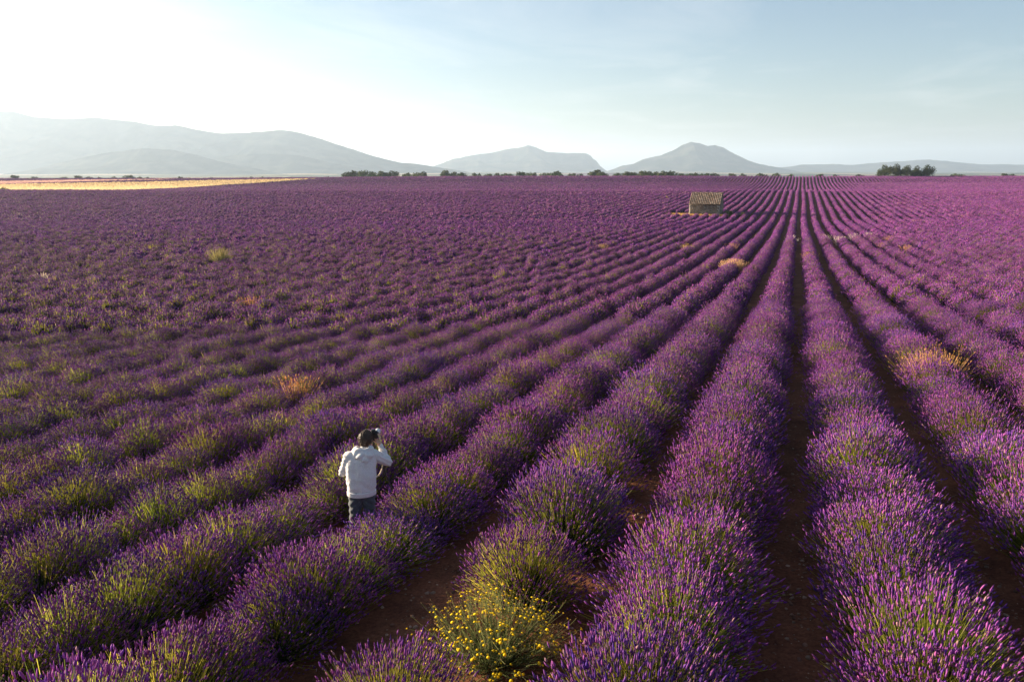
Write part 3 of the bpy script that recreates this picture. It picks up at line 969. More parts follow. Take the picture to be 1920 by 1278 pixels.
def tree_parts(seed, h=6.5, w=6.0, leaves=1600, leaf=.34, dark=1.0, low=0.12):
    rng = np.random.default_rng(4000 + seed)
    t = Geo(); c = Geo()
    ht = h * (.30 + .1 * rng.random())
    lean = rng.normal(0, .06, 2)
    tube(t, [[0, 0, -.4], [lean[0] * .5, lean[1] * .5, ht * .5], [lean[0] * ht, lean[1] * ht, ht], [lean[0] * h, lean[1] * h, h * .8]], [.05 * h * .6, .036 * h * .6, .028 * h * .6, .01 * h * .6], (.5, .5, .5))
    cl = []
    nl = 11
    for i in range(nl):
        a = i * 2.4 + rng.random()
        r = w * .5 * (.35 + .45 * rng.random()); z = h * (low + .22 + .5 * rng.random() * (1 - (r / w) * .6))
        e = np.array([math.cos(a) * r, math.sin(a) * r, z])
        s = np.array([lean[0] * ht, lean[1] * ht, ht * (.7 + .3 * rng.random())])
        m = (s + e) / 2 + np.array([0, 0, -.1 * h * rng.random()])
        tube(t, [s, m, e], [.016 * h * .6, .011 * h * .6, .004 * h * .6], (.5, .5, .5), 5)
        cl.append((e, w * (.15 + .11 * rng.random())))
    cl.append((np.array([0, 0, h * .78]), w * .2))
    cl.append((np.array([0, 0, h * .5]), w * .26))
    n = leaves
    pick = rng.integers(0, len(cl), n)
    cen = np.array([x[0] for x in cl])[pick]; rad = np.array([x[1] for x in cl])[pick]
    d = rng.normal(0, 1, (n, 3)); d /= np.linalg.norm(d, axis=1, keepdims=True)
    p = cen + d * (rad * (0.45 + 0.6 * rng.random(n) ** .6))[:, None] * np.array([1, 1, .82])
    p[:, 2] = np.clip(p[:, 2], h * low * .6, h * 1.02)
    a, b = perp(d + rng.normal(0, .5, (n, 3)))
    sz = leaf * (0.6 + .8 * rng.random(n))[:, None]
    v = np.stack([p - a * sz * .5, p - b * sz * .33, p + a * sz * .5 + d * sz * .15, p + b * sz * .33], 1)
    tone = np.array([[.040, .058, .022], [.060, .080, .030], [.085, .098, .036]])[rng.integers(0, 3, n)] * (0.7 + .6 * rng.random((n, 1))) * dark
    q = (np.arange(n) * 4)[:, None] + np.array([[0, 1, 2, 3]])
    c.add(v.reshape(-1, 3), quads=q, col=np.repeat(tone, 4, 0))
    return t.mesh("trunk", [M_BARK]), c.mesh("crown", [M_TREE])

def plant_tree(parts, x, y, s, rot, label, group, cat="tree", name="round_tree", sz=None, sink=0.05):
    r = link(name, None, loc=(x, y, float(ground_z(x, y)) - sink))
    r.rotation_euler = (0, 0, rot); r.scale = (s, s, sz or s)
    tag(r, label, cat, group)
    link("trunk", parts[0], r); link("crown", parts[1], r)
    return r

# the dark clump on the crest
clump = [tree_parts(i, 8.0, 10.5, 3200, .45, .8, .0) for i in range(4)]
for i, (px, dd, s, lab) in enumerate([(1657, 538, 1.0, "dark green tree at the end of the crest clump nearest the twin peaked mountain"),
                                      (1680, 532, 1.05, "second tree of the dark clump on the field crest"),
                                      (1701, 540, .98, "third tree of the dark clump on the field crest"),
                                      (1718, 533, .92, "fourth tree of the dark clump on the field crest"),
                                      (1738, 536, 1.0, "separate round tree at the outer end of the dark crest clump")]):
    r = ray(px, 328); k = dd / (r[0] * -SY + r[1] * CY)
    plant_tree(clump[i % 4], r[0] * k, r[1] * k, s, i * 1.3, lab, "dark trees on the field crest", sink=0.9, sz=s * 1.2)

# the broken line of trees along the far edge: (pixel x, width px, height px)
LINE = [(27, 13, 10), (64, 10, 5), (118, 12, 5), (147, 16, 8), (166, 13, 6), (188, 10, 5), (214, 9, 5), (236, 12, 9), (247, 13, 9), (262, 10, 6), (275, 9, 5), (338, 8, 5), (395, 8, 4), (470, 9, 4), (492, 8, 6), (516, 8, 4), (548, 8, 4), (583, 9, 4), (614, 9, 5),
        (652, 13, 9), (668, 15, 11), (681, 13, 10), (699, 13, 9), (717, 13, 9), (735, 16, 11), (762, 10, 7), (781, 11, 6), (793, 10, 9), (836, 14, 10), (852, 16, 9), (866, 11, 8), (893, 10, 5), (915, 9, 5), (932, 10, 5), (948, 11, 6), (957, 8, 5), (977, 12, 8), (990, 11, 7), (1001, 9, 6), (1020, 11, 7), (1040, 18, 10),
        (1073, 9, 5), (1087, 8, 5), (1117, 18, 11), (1130, 12, 9), (1158, 11, 7), (1176, 13, 8), (1184, 11, 8), (1203, 16, 9), (1217, 15, 10), (1231, 14, 9), (1249, 13, 9), (1262, 12, 10), (1280, 10, 5), (1295, 12, 6), (1306, 10, 7), (1322, 10, 5), (1340, 11, 6), (1373, 10, 5), (1392, 9, 6), (1428, 12, 6), (1456, 10, 5), (1482, 9, 4), (1537, 10, 4), (1565, 9, 4), (1612, 9, 4), (1790, 9, 4), (1803, 9, 4), (1885, 9, 5), (1899, 8, 5)]
small = [tree_parts(10 + i, 6.0, 7.0, 700, .70, 1.0, .20) for i in range(5)]
rt = random.Random(3)
for i, (px, w, h) in enumerate(LINE):
    dd = 590 + rt.random() * 60
    r = ray(px, 330); k = dd / (r[0] * -SY + r[1] * CY)
    x, y = r[0] * k, r[1] * k
    # crowns stand clear of the crest in front of them
    crest = 335 if px < 620 else 330.5
    if px < 620: h *= .7
    bx, by, bc = project(x, y, float(ground_z(x, y)))
    top = crest - h
    hm = max(2.5, (by - top) * bc / FPX)
    s = max(.5, w * (1.75 if px > 620 else 1.15) * bc / FPX / 7.0)
    plant_tree(small[i % 5], x, y, s, rt.random() * 6.28, f"{ordinal(i + 1)} tree from the sun side along the far hedge line", "trees along the far field edge", sz=hm / 6.0)
# bush at the picture's edge by the wheat, shrub beside the hut
bx, by = hit(8, 360)
plant_tree(tree_parts(31, 2.6, 4.6, 700, .30, 1.3, .0), bx, by, 1.0, 0, "low green bush at the end of the wheat strip", None, "bush", "green_bush")
hx, hy = hit(1362, 408)
plant_tree(tree_parts(32, 1.7, 3.0, 600, .2, .6, .0), hx, hy + 1.0, 1.0, 0, "dark low shrub in the shade against the stone hut", None, "shrub", "dark_shrub")

# ------------------------------------------------------------------ weeds, dry grass and stones among the rows
def tuft(seed, n, h, rad, col, tipcol, width=.008, head=0.0, spread=.5):
    """stalks and seed heads of a grassy weed"""
    rng = np.random.default_rng(5000 + seed)
    g = Geo(); hd = Geo()
    az = rng.random(n) * 6.283; rr = rad * np.sqrt(rng.random(n)) * .6
    b = np.stack([np.cos(az) * rr, np.sin(az) * rr, np.zeros(n)], 1)
    L = h * (.65 + .45 * rng.random(n))
    lean = np.abs(rng.normal(0, spread, n)) * .7
    d = np.stack([np.cos(az) * lean, np.sin(az) * lean, np.ones(n)], 1); d /= np.linalg.norm(d, axis=1, keepdims=True)
    m = b + d * (L * .55)[:, None]
    e = b + d * L[:, None] + np.stack([np.cos(az) * lean * .12, np.sin(az) * lean * .12, -lean * .05], 1)
    cc = np.asarray(col)[None] * (.65 + .7 * rng.random((n, 1)))
    tt = np.asarray(tipcol)[None] * (.75 + .5 * rng.random((n, 1)))
    ribbons(g, np.stack([b, m, e], 1), np.full(n, width), np.stack([cc, cc, tt], 1), rng)
    if head:
        ax = e - m; ax /= np.linalg.norm(ax, axis=1, keepdims=True)
        spikes(hd, e - ax * head * .3, ax, head * (.7 + .6 * rng.random(n)), np.full(n, head * .16), tt, rng, rings=1, sides=4)
    return g, hd

def weed(name, px, py, seed, n, h, rad, col, tip, label, cat, width=.008, head=.07, z0=0.0, spread=.5, group=None):
    x, y = hit(px, py, z0)
    g, hd = tuft(seed, n, h, rad, col, tip, width, head, spread)
    r = link(name, None, loc=(x, y, float(ground_z(x, y))))
    tag(r, label, cat, group)
    o = link("stalks", g.mesh("stalks", [M_DRY]), r); o["kind"] = "stuff"
    o = link("seed_heads", hd.mesh("seed_heads", [M_DRY]), r); o["kind"] = "stuff"
    return r
TAN = (.46, .28, .12); TANT = (.62, .36, .16); CRM = (.66, .55, .42); YG = (.26, .27, .07); YGT = (.52, .46, .12); ORG = (.50, .24, .10)
weed("dry_grass_tuft", 556, 752, 1, 150, .95, .32, TAN, TANT, "dry orange grass tuft in the gap of a row above the photographer", "grass tuft", .010, .09, .35)
weed("dry_grass_tuft", 1748, 712, 2, 420, 1.06, .50, TAN, (.66, .38, .16), "golden dry weed topping a lavender row near the right picture edge", "weed", .010, .06, .45, .7)
weed("yellow_weed", 1760, 686, 3, 90, 1.05, .55, YG, (.72, .42, .06), "thin stalked weed with yellow blooms behind the golden dry weed", "weed", .007, .045, .45, .8)
weed("dry_grass_tuft", 1375, 502, 4, 420, 1.12, .9, (.58, .40, .22), (.72, .48, .28), "pale dry grass band lying across a lavender row below the hut", "grass tuft", .022, .12, .5, .8)
for i, (px, py, lab) in enumerate([(1484, 453, "white plumed grass tuft on the row beside the straight furrow"), (1551, 452, "small white plumed tuft next to the broadest white tuft"),
                                   (1574, 455, "broadest white plumed grass tuft on the rows below the shadow band"), (1601, 450, "white plumed tuft just right of the broadest white tuft"),
                                   (1629, 446, "outermost white plumed tuft, beside the orange dry tufts")]):
    weed("white_grass_tuft", px, py, 10 + i, 70 if i not in (1, 4) else 34, 1.12, .62 if i == 2 else .42, CRM, (.80, .70, .58), lab, "grass tuft", .018, .15, .4, .6, "white plumed tufts on the rows")
for i, (px, py, lab) in enumerate([(1668, 453, "upper orange dry weed right of the white plumed tufts"), (1655, 466, "lower orange dry weed right of the white plumed tufts"),
                                   (1700, 472, "small tan dry weed beyond the two orange weeds"), (1373, 468, "small orange dry weed on a row above the pale grass band"), (1518, 488, "tan dry weed on the row right of the straight furrow"),
                                   (470, 580, "orange dry grass tuft far up the left part of the field")]):
    weed("dry_weed", px, py, 20 + i, 80, 1.06, .42, ORG, (.62, .36, .16), lab, "weed", .016, .12, .4, .6, "orange dry weeds among the rows")
weed("yellow_green_bush", 415, 497, 40, 420, 1.75, .62, (.20, .19, .07), (.38, .32, .13), "tall yellow green bush rising out of the left lavender", "bush", .02, .10, .2, .5)
for i, (px, py, lab) in enumerate([(287, 472, "yellow flowering weed beyond the tall yellow green bush"), (697, 440, "bright yellow green weed far up the middle of the field"), (322, 490, "low yellow weed left of the tall yellow green bush")]):
    weed("yellow_weed", px, py, 50 + i, 110, 1.0, .55, (.22, .22, .06), (.52, .44, .10), lab, "weed", .02, .12, .3, .7, "yellow weeds in the left field")
weed("white_grass_tuft", 80, 530, 60, 60, 1.06, .4, CRM, (.82, .72, .58), "pale cream weed near the left picture edge", "weed", .022, .16, .4, .6)
for i, (px, py, lab) in enumerate([(1290, 470, "tan weed on a row left below the hut"), (1128, 470, "small tan dry weed in the rows left of the hut"), (1250, 372, "small tan weed on the slope behind the hut"), (1392, 404, "pale dry weed at the start of the hut's shadow"),(1368, 402, "tan dry weed beside the dark shrub")]):
    weed("dry_weed", px, py, 70 + i, 120, 1.06, .5, (.42, .30, .12), (.60, .42, .18), lab, "weed", .028, .14, .4, .6, "tan weeds round the hut")

# dry grass at the foot of the hut
def hut_grass():
    rng = np.random.default_rng(77)
    g = Geo(); n = 6500
    hl = np.concatenate([rng.normal(-5.0, 1.5, n // 2), rng.uniform(-8.5, 6.2, n - n // 2)])
    hd = np.where(np.arange(n) < n // 2, rng.normal(.2, 1.4, n), rng.normal(-1.2, .6, n))
    ox, oy = from_dl(hd, hl)
    x = HUT[0] + ox; y = HUT[1] + oy
    z = ground_z(x, y)
    b = np.stack([x, y, z - .02], 1)
    e = b + np.stack([rng.normal(0, .12, n), rng.normal(0, .12, n), .25 + .45 * rng.random(n)], 1)
    c = np.array([.62, .38, .13]) * (.65 + .6 * rng.random((n, 1)))
    ribbons(g, np.stack([b, e], 1), np.full(n, .06), c, rng)
    o = link("dry_grass", g.mesh("dry_grass", [M_DRY]))
    tag(o, "golden dry grass round the foot of the stone hut", kind="stuff")
hut_grass()

# the yellow-flowered plant in the gap of the near row
def yellow_plant():
    rng = np.random.default_rng(91)
    x, y = hit(928, 1246)
    r = link("yellow_flower_bush", None, loc=(x, y, float(ground_z(x, y))))
    tag(r, "wild bush of small yellow button flowers in a gap of the near rows", "flower bush")
    n = 380
    d = dome_dirs(n, rng, 82)
    tip = d * np.clip(rng.normal(.97, .20, n), .5, 1.4)[:, None] * np.array([.70, .70, .54]) + np.array([0, 0, .04])
    base = d * np.array([.12, .12, .02])
    mid = base * .5 + tip * .5 + rng.normal(0, .03, (n, 3)); mid[:, 2] -= .06 * (1 - d[:, 2])
    q3 = mid * .45 + tip * .55 + rng.normal(0, .015, (n, 3))
    st = Geo(); lf = Geo(); fl = Geo()
    sc = np.array([.13, .15, .055]) * (.6 + .8 * rng.random((n, 1)))
    ribbons(st, np.stack([base, mid, q3, tip], 1), np.full(n, .006), sc, rng)
    # side shoots, each with its own bud or flower
    m = 620
    k = rng.integers(0, n, m)
    b2 = q3[k] * (.75) + mid[k] * .25
    t2 = b2 + (d[k] + rng.normal(0, .55, (m, 3)) + np.array([0, 0, .5])) * (.07 + .09 * rng.random((m, 1)))
    ribbons(st, np.stack([b2, t2], 1), np.full(m, .005), np.array([.17, .18, .07]) * (.6 + .8 * rng.random((m, 1))), rng)
    # narrow grey-green leaves
    m2 = 1500
    k = rng.integers(0, n, m2); t = rng.random((m2, 1))
    p = base[k] * (1 - t) + mid[k] * t; p = np.where(rng.random((m2, 1)) < .5, p, mid[k] * (1 - t) + q3[k] * t)
    ribbons(lf, np.stack([p, p + (d[k] * .6 + rng.normal(0, .6, (m2, 3)) + np.array([0, 0, .3])) * .06], 1), np.full(m2, .009), np.array([.085, .105, .042]) * (.55 + .9 * rng.random((m2, 1))), rng)
    # flat topped yellow buttons
    tips = np.concatenate([tip, t2]); ax = np.concatenate([tip - q3, t2 - b2]); ax /= np.linalg.norm(ax, axis=1, keepdims=True)
    ax = ax + np.array([0, 0, .5]); ax /= np.linalg.norm(ax, axis=1, keepdims=True)
    sel = rng.random(len(tips)) < np.where(np.arange(len(tips)) < n, .70, .36)
    T, A = tips[sel], ax[sel]; u, w = perp(A)
    ns = 7
    for a_, b_, uu, ww in zip(T, A, u, w):
        rad = .008 + .012 * rng.random()
        an = np.arange(ns) * 2 * math.pi / ns
        ring = a_ + rad * (np.cos(an)[:, None] * uu + np.sin(an)[:, None] * ww) + b_ * .006
        v = np.concatenate([[a_ - b_ * .006], ring, [a_ + b_ * .009]])
        tr = [[0, 1 + (i + 1) % ns, 1 + i] for i in range(ns)] + [[ns + 1, 1 + i, 1 + (i + 1) % ns] for i in range(ns)]
        fl.add(v, tris=tr, col=np.array([.90, .68, .03]) * (.8 + .35 * rng.random()))
    # brown spent buds
    T2, A2 = tips[~sel], ax[~sel]
    spikes(fl, T2, A2, np.full(len(T2), .02), np.full(len(T2), .006), np.array([.40, .27, .14]) * (.6 + .8 * rng.random((len(T2), 1))), rng, rings=1, sides=4)
    for nm, gg, mt in (("flower_heads", fl, M_DRY), ("stalks", st, M_WEED), ("leaves", lf, M_WEED)):
        o = link(nm, gg.mesh(nm, [mt]), r); o["kind"] = "stuff"
yellow_plant()

# stones and clods on the bare soil
def gravel():
    rng = np.random.default_rng(123)
    n = 14000
    d = 4.5 + 26 * rng.random(n) ** 1.4
    l = (rng.random(n) * 2 - 1) * (3 + .74 * d)
    x, y = from_dl(d, l)
    k = np.round((x - FUR0) / ROW)
    x = (FUR0 + k * ROW) + rng.normal(0, .24, n)
    z = ground_z(x, y) - .05 * 1.0
    near = np.clip((60 - depth(x, y)) / 30, 0, 1)
    z = ground_z(x, y) + near * (0.05 * np.cos(2 * math.pi * (x - ROW0) / ROW) + 0.05 * (fbm(x * 1.7, y * 1.7, 9, 3) - 0.5))
    s = .006 + .022 * rng.random(n) ** 3.5
    ph = (1 + 5 ** .5) / 2
    ico = np.array([[-1, ph, 0], [1, ph, 0], [-1, -ph, 0], [1, -ph, 0], [0, -1, ph], [0, 1, ph], [0, -1, -ph], [0, 1, -ph], [ph, 0, -1], [ph, 0, 1], [-ph, 0, -1], [-ph, 0, 1]]) / 1.9
    tri = np.array([[0, 11, 5], [0, 5, 1], [0, 1, 7], [0, 7, 10], [0, 10, 11], [1, 5, 9], [5, 11, 4], [11, 10, 2], [10, 7, 6], [7, 1, 8], [3, 9, 4], [3, 4, 2], [3, 2, 6], [3, 6, 8], [3, 8, 9], [4, 9, 5], [2, 4, 11], [6, 2, 10], [8, 6, 7], [9, 8, 1]])
    v = ico[None] * (.7 + .6 * rng.random((n, 12, 1)))
    sc = s[:, None] * np.stack([1 + .5 * rng.random(n), 1 + .5 * rng.random(n), .55 + .3 * rng.random(n)], 1)
    a = rng.random(n) * 6.28
    vx = v[:, :, 0] * sc[:, None, 0]; vy = v[:, :, 1] * sc[:, None, 1]; vz = v[:, :, 2] * sc[:, None, 2]
    X = x[:, None] + vx * np.cos(a)[:, None] - vy * np.sin(a)[:, None]
    Y = y[:, None] + vx * np.sin(a)[:, None] + vy * np.cos(a)[:, None]
    Z = z[:, None] + vz + s[:, None] * .25
    c = np.where(rng.random((n, 1)) < .6, np.array([[.17, .085, .055]]), np.array([[.27, .18, .125]])) * (.6 + .8 * rng.random((n, 1)))
    g = Geo()
    g.add(np.stack([X, Y, Z], -1).reshape(-1, 3), tris=((np.arange(n) * 12)[:, None, None] + tri[None]).reshape(-1, 3), col=np.repeat(c, 12, 0))
    tag(link("gravel", g.mesh("gravel", [M_STONE])), "scattered stones and clods on the red soil of the furrows", kind="stuff")
gravel()

# ------------------------------------------------------------------ the photographer
def capsule(bm_v, bm_f, p0, p1, r0, r1, seg=16, flat=None):
    """closed tapered capsule; flat = (scale across, axis) squashes it"""
    p0 = np.asarray(p0, float); p1 = np.asarray(p1, float)
    a = p1 - p0; L = np.linalg.norm(a)
    a = a / L if L > 1e-6 else np.array([0, 0, 1.0])
    u, w = perp(a[None]); u, w = u[0], w[0]
    rings = []
    for k in range(1, 6):
        t = k / 5 * math.pi / 2
        rings.append((p0 - a * r0 * math.cos(t), r0 * math.sin(t)))
    for k in range(1, 5):
        t = k / 5
        rings.append((p0 + (p1 - p0) * t, r0 + (r1 - r0) * t))
    for k in range(5):
        t = k / 5 * math.pi / 2
        rings.append((p1 + a * r1 * math.sin(t), r1 * math.cos(t)))
    v = [p0 - a * r0]
    for c, r in rings:
        for i in range(seg):
            an = i / seg * 2 * math.pi
            v.append(c + r * (math.cos(an) * u + math.sin(an) * w))
    v.append(p1 + a * r1)
    v = np.array(v)
    if flat is not None:
        cc = (p0 + p1) / 2
        v = cc + (v - cc) * np.asarray(flat)
    n0 = sum(len(x) for x in bm_v)
    f = []
    for i in range(seg):
        f.append([n0, n0 + 1 + (i + 1) % seg, n0 + 1 + i])
    for r in range(len(rings) - 1):
        for i in range(seg):
            j = (i + 1) % seg
            f.append([n0 + 1 + r * seg + i, n0 + 1 + r * seg + j, n0 + 1 + (r + 1) * seg + j, n0 + 1 + (r + 1) * seg + i])
    last = n0 + len(v) - 1; b = n0 + 1 + (len(rings) - 1) * seg
    for i in range(seg):
        f.append([b + i, b + (i + 1) % seg, last])
    bm_v.append(v); bm_f.extend(f)

class Blob:
    def __init__(s): s.v = []; s.f = []
    def cap(s, p0, p1, r0, r1=None, flat=None): capsule(s.v, s.f, p0, p1, r0, r0 if r1 is None else r1, flat=flat); return s
    def ball(s, c, r, flat=None):
        c = np.asarray(c, float); return s.cap(c - [0, 0, 1e-3], c + [0, 0, 1e-3], r, r, flat)
    def mesh(s, name, mat, voxel=.012, smooth=4, disp=None):
        """melt the pieces into one continuous skin"""
        me = bpy.data.meshes.new(name)
        me.from_pydata([tuple(p) for p in np.concatenate(s.v)], [], s.f)
        o = bpy.data.objects.new("melt", me); COL.objects.link(o)
        m = o.modifiers.new("r", 'REMESH'); m.mode = 'VOXEL'; m.voxel_size = voxel; m.use_smooth_shade = True
        m = o.modifiers.new("s", 'SMOOTH'); m.factor = .5; m.iterations = smooth
        dg = bpy.context.evaluated_depsgraph_get()
        out = bpy.data.meshes.new_from_object(o.evaluated_get(dg))
        bpy.data.objects.remove(o)
        out.name = name
        if disp:
            n = len(out.vertices)
            co = np.zeros(n * 3, np.float32); out.vertices.foreach_get("co", co); co = co.reshape(-1, 3)
            no = np.zeros(n * 3, np.float32); out.vertices.foreach_get("normal", no); no = no.reshape(-1, 3)
            co += no * disp(co)[:, None]
            out.vertices.foreach_set("co", co.astype(np.float32).ravel())
        out.polygons.foreach_set("use_smooth", np.ones(len(out.polygons), bool))
        out.materials.clear(); out.materials.append(mat)
        out.update()
        return out

def fabric(name, c1, c2, scale, bump=.25):
    m, nt, out = nmat(name)
    N = nt.nodes.new; L = nt.links.new
    tc = N("ShaderNodeTexCoord")
    n1 = N("ShaderNodeTexNoise"); n1.inputs["Scale"].default_value = scale; n1.inputs["Detail"].default_value = 6; n1.inputs["Roughness"].default_value = .7
    mp = N("ShaderNodeMapping"); mp.inputs["Scale"].default_value = (1, 1, 2.2)
    L(tc.outputs["Object"], mp.inputs[0]); L(mp.outputs[0], n1.inputs["Vector"])
    cr = N("ShaderNodeValToRGB"); cr.color_ramp.elements[0].position = .35; cr.color_ramp.elements[0].color = (*c1, 1)
    cr.color_ramp.elements[1].position = .65; cr.color_ramp.elements[1].color = (*c2, 1)
    L(n1.outputs[0], cr.inputs[0])
    pb = N("ShaderNodeBsdfPrincipled"); pb.inputs["Roughness"].default_value = .9; pb.inputs["Specular IOR Level"].default_value = .2
    pb.inputs["Sheen Weight"].default_value = .25
    L(cr.outputs[0], pb.inputs["Base Color"])
    bp = N("ShaderNodeBump"); bp.inputs["Strength"].default_value = bump; bp.inputs["Distance"].default_value = .004
    L(n1.outputs[0], bp.inputs["Height"]); L(bp.outputs[0], pb.inputs["Normal"])
    L(pb.outputs[0], out.inputs[0])
    return m
M_HOOD = fabric("grey_marl_jersey", (.52, .50, .49), (.76, .73, .71), 70, .6)
M_JEAN = fabric("dark_slate_cotton", (.045, .058, .070), (.075, .090, .105), 60)
M_SKIN = solid_mat("skin", (.52, .30, .20), .55, .15, 12, .05)
M_HAIR = solid_mat("dark_hair", (.060, .032, .018), .55, .5, 40, .6, spec=.5)
M_SHOE = solid_mat("shoe_leather", (.06, .05, .045), .6, .3, 20, .2)
M_BLACK = solid_mat("black_plastic", (.018, .018, .020), .45, .2, 60, .1)
M_PALE = solid_mat("off_white_lens_paint", (.72, .71, .68), .4, .06, 20)
M_STRAP = solid_mat("cream_strap_webbing", (.62, .52, .38), .8, .25, 90, .2)
M_GLASS = solid_mat("lens_glass", (.01, .012, .02), .05, .1, 10, spec=.8)

def build_person():
    x, y = PERS
    z = float(ground_z(x, y)) - .05
    root = link("person", None, loc=(x, y, z))
    root.rotation_euler = (0, 0, math.atan2(y, x) - math.pi / 2)
    S = 1.03; root.scale = (S, S, S)
    tag(root, "person in light grey hoodie and dark trousers holding a camera to the face", "person")
    A = np.array
    # joints, in metres: x to the right, y away from the viewer, z up
    pel = A([.0, .0, .95]); wai = A([.005, .015, 1.08]); che = A([.02, .06, 1.27]); nek = A([.055, .115, 1.45]); hed = A([.088, .185, 1.562])
    sl, sr = A([-.165, .065, 1.375]), A([.195, .085, 1.385])
    el, er = A([-.245, .10, 1.135]), A([.375, .17, 1.215])
    wl, wr = A([.03, .36, 1.33]), A([.275, .285, 1.445])
    hr, hl_ = A([.088, .0, .90]), A([-.088, .0, .90])
    kr, kl = A([.10, .045, .49]), A([-.105, .03, .49])
    ar, al = A([.11, -.01, .09]), A([-.115, -.02, .09])
    yaw = R(-24); cz, sz_ = math.cos(yaw), math.sin(yaw)
    def H(dx, dy, dz):             # head space to person space
        return hed + A([dx * cz - dy * sz_, dx * sz_ + dy * cz, dz])
    # --- body: one skin from head to ankles
    b = Blob()
    b.cap(H(0, -.018, .015), H(0, .018, .02), .088, .082, None)
    b.cap(H(0, .03, -.055), H(0, .055, -.075), .055, .042)            # jaw and chin
    b.cap(H(0, .085, .0), H(0, .112, -.025), .010, .015)              # nose
    b.cap(H(-.03, .088, .028), H(.03, .088, .028), .014)              # brow
    for s in (-1, 1):
        b.cap(H(s * .088, -.002, .012), H(s * .092, -.012, -.018), .012, .009, None)   # ears
    b.cap(nek - [0, .02, .06], H(0, -.01, -.06), .058, .052)
    b.cap(pel, wai, .125, .115).cap(wai, che, .12, .135).cap(che, nek - [0, .01, .04], .12, .06)
    b.cap(sl, sr, .055)
    for s_, e_, w_ in ((sl, el, wl), (sr, er, wr)):
        b.cap(s_, e_, .050, .040).cap(e_, w_, .040, .027)
    for h_, k_, a_ in ((hl_, kl, al), (hr, kr, ar)):
        b.cap(h_, k_, .078, .054).cap(k_, a_, .052, .034).cap(a_, a_ + [0, .11, -.05], .034, .030)
    # right hand closed on the camera grip, left hand under the lens
    def hand(w_, palm_dir, across, curl, thumb):
        palm_dir = A(palm_dir) / np.linalg.norm(palm_dir); across = A(across) / np.linalg.norm(across); curl = A(curl) / np.linalg.norm(curl)
        pc = w_ + palm_dir * .05
        for q in (-.026, -.009, .009, .026):
            b.cap(w_ + across * q * .6, pc + palm_dir * .03 + across * q, .016, .014)
        for q, ln in ((-.030, .062), (-.010, .074), (.010, .070), (.030, .054)):
            k0 = pc + palm_dir * .036 + across * q
            k1 = k0 + palm_dir * ln * .45 + curl * ln * .15
            k2 = k1 + palm_dir * ln * .15 + curl * ln * .45
            b.cap(k0, k1, .0095, .0088).cap(k1, k2, .0088, .0078)
        t0 = w_ + palm_dir * .025 + across * thumb * .026
        t1 = t0 + across * thumb * .035 + palm_dir * .022 + curl * .012
        b.cap(t0, t1, .013, .011).cap(t1, t1 + palm_dir * .026 + curl * .018, .011, .009)
    hand(wr, (-.42, .28, .72), (.25, .95, -.1), (-.9, .3, -.15), -1)
    hand(wl, (.55, .45, .35), (.5, -.8, .1), (.1, .1, 1), 1)
    link("body", b.mesh("body", M_SKIN, .0055, 3), root)
    for s in (-1, 1):
        g = Blob().ball(H(s * .031, .083, .010), .011)
        link("eye", g.mesh("eye", M_BLACK, .004, 1), root)
    # --- hair: short, dark, uneven
    h = Blob()
    h.cap(H(0, -.028, .030), H(0, .008, .050), .096, .088)
    h.cap(H(0, -.060, -.02), H(0, -.045, .02), .062, .075)
    for s in (-1, 1):
        h.cap(H(s * .062, .0, .035), H(s * .066, -.035, -.005), .038, .034)
    def tuftdisp(co):
        return .007 * (fbm(co[:, 0] * 60 + co[:, 2] * 20, co[:, 1] * 60 + co[:, 2] * 45, 5, 2) - .4) * 2
    hair = link("hair", h.mesh("hair", M_HAIR, .006, 2, tuftdisp), root)
    rng = np.random.default_rng(8)
    me = hair.data; n = len(me.vertices)
    co = np.zeros(n * 3, np.float32); me.vertices.foreach_get("co", co); co = co.reshape(-1, 3)
    no = np.zeros(n * 3, np.float32); me.vertices.foreach_get("normal", no); no = no.reshape(-1, 3)
    pk = rng.integers(0, n, 1500)
    g = Geo()
    d = no[pk] * .6 + A([0, -.2, .25]) + rng.normal(0, .45, (1500, 3)); d /= np.linalg.norm(d, axis=1, keepdims=True)
    ribbons(g, np.stack([co[pk] - no[pk] * .004, co[pk] + d * (.008 + .014 * rng.random((1500, 1)))], 1), np.full(1500, .0035), np.full((1500, 3), .03), rng)
    link("hair_strands", g.mesh("hair_strands", [M_HAIR]), hair)["kind"] = "stuff"
    # --- hoodie
    t = Blob()
    hemz = .845
    t.cap(A([-.078, .0, hemz + .09]), A([-.080, .015, 1.10]), .122, .130).cap(A([.078, .0, hemz + .09]), A([.082, .015, 1.10]), .122, .130)
    t.cap(A([0, -.005, hemz + .09]), A([0, .01, 1.10]), .138, .146).cap(A([0, .01, 1.10]), A([.01, .045, 1.30]), .146, .140)
    t.cap(A([-.080, .015, 1.10]), A([-.085, .05, 1.29]), .130, .120).cap(A([.082, .015, 1.10]), A([.10, .06, 1.29]), .130, .120)
    t.cap(A([-.07, .06, 1.325]), A([.10, .07, 1.335]), .118, .118)
    t.cap(sl + [.03, -.005, -.005], sr + [-.03, 0, -.005], .082, .082)
    t.cap(sl + [.01, 0, -.01], el, .076, .062).cap(el, wl - (wl - el) * .12, .062, .040)
    t.cap(sr + [-.01, 0, -.01], er, .080, .066).cap(er, wr - (wr - er) * .12, .066, .042)
    t.cap(nek - [.03, .0, .08], nek + [0, .0, -.02], .088, .070)
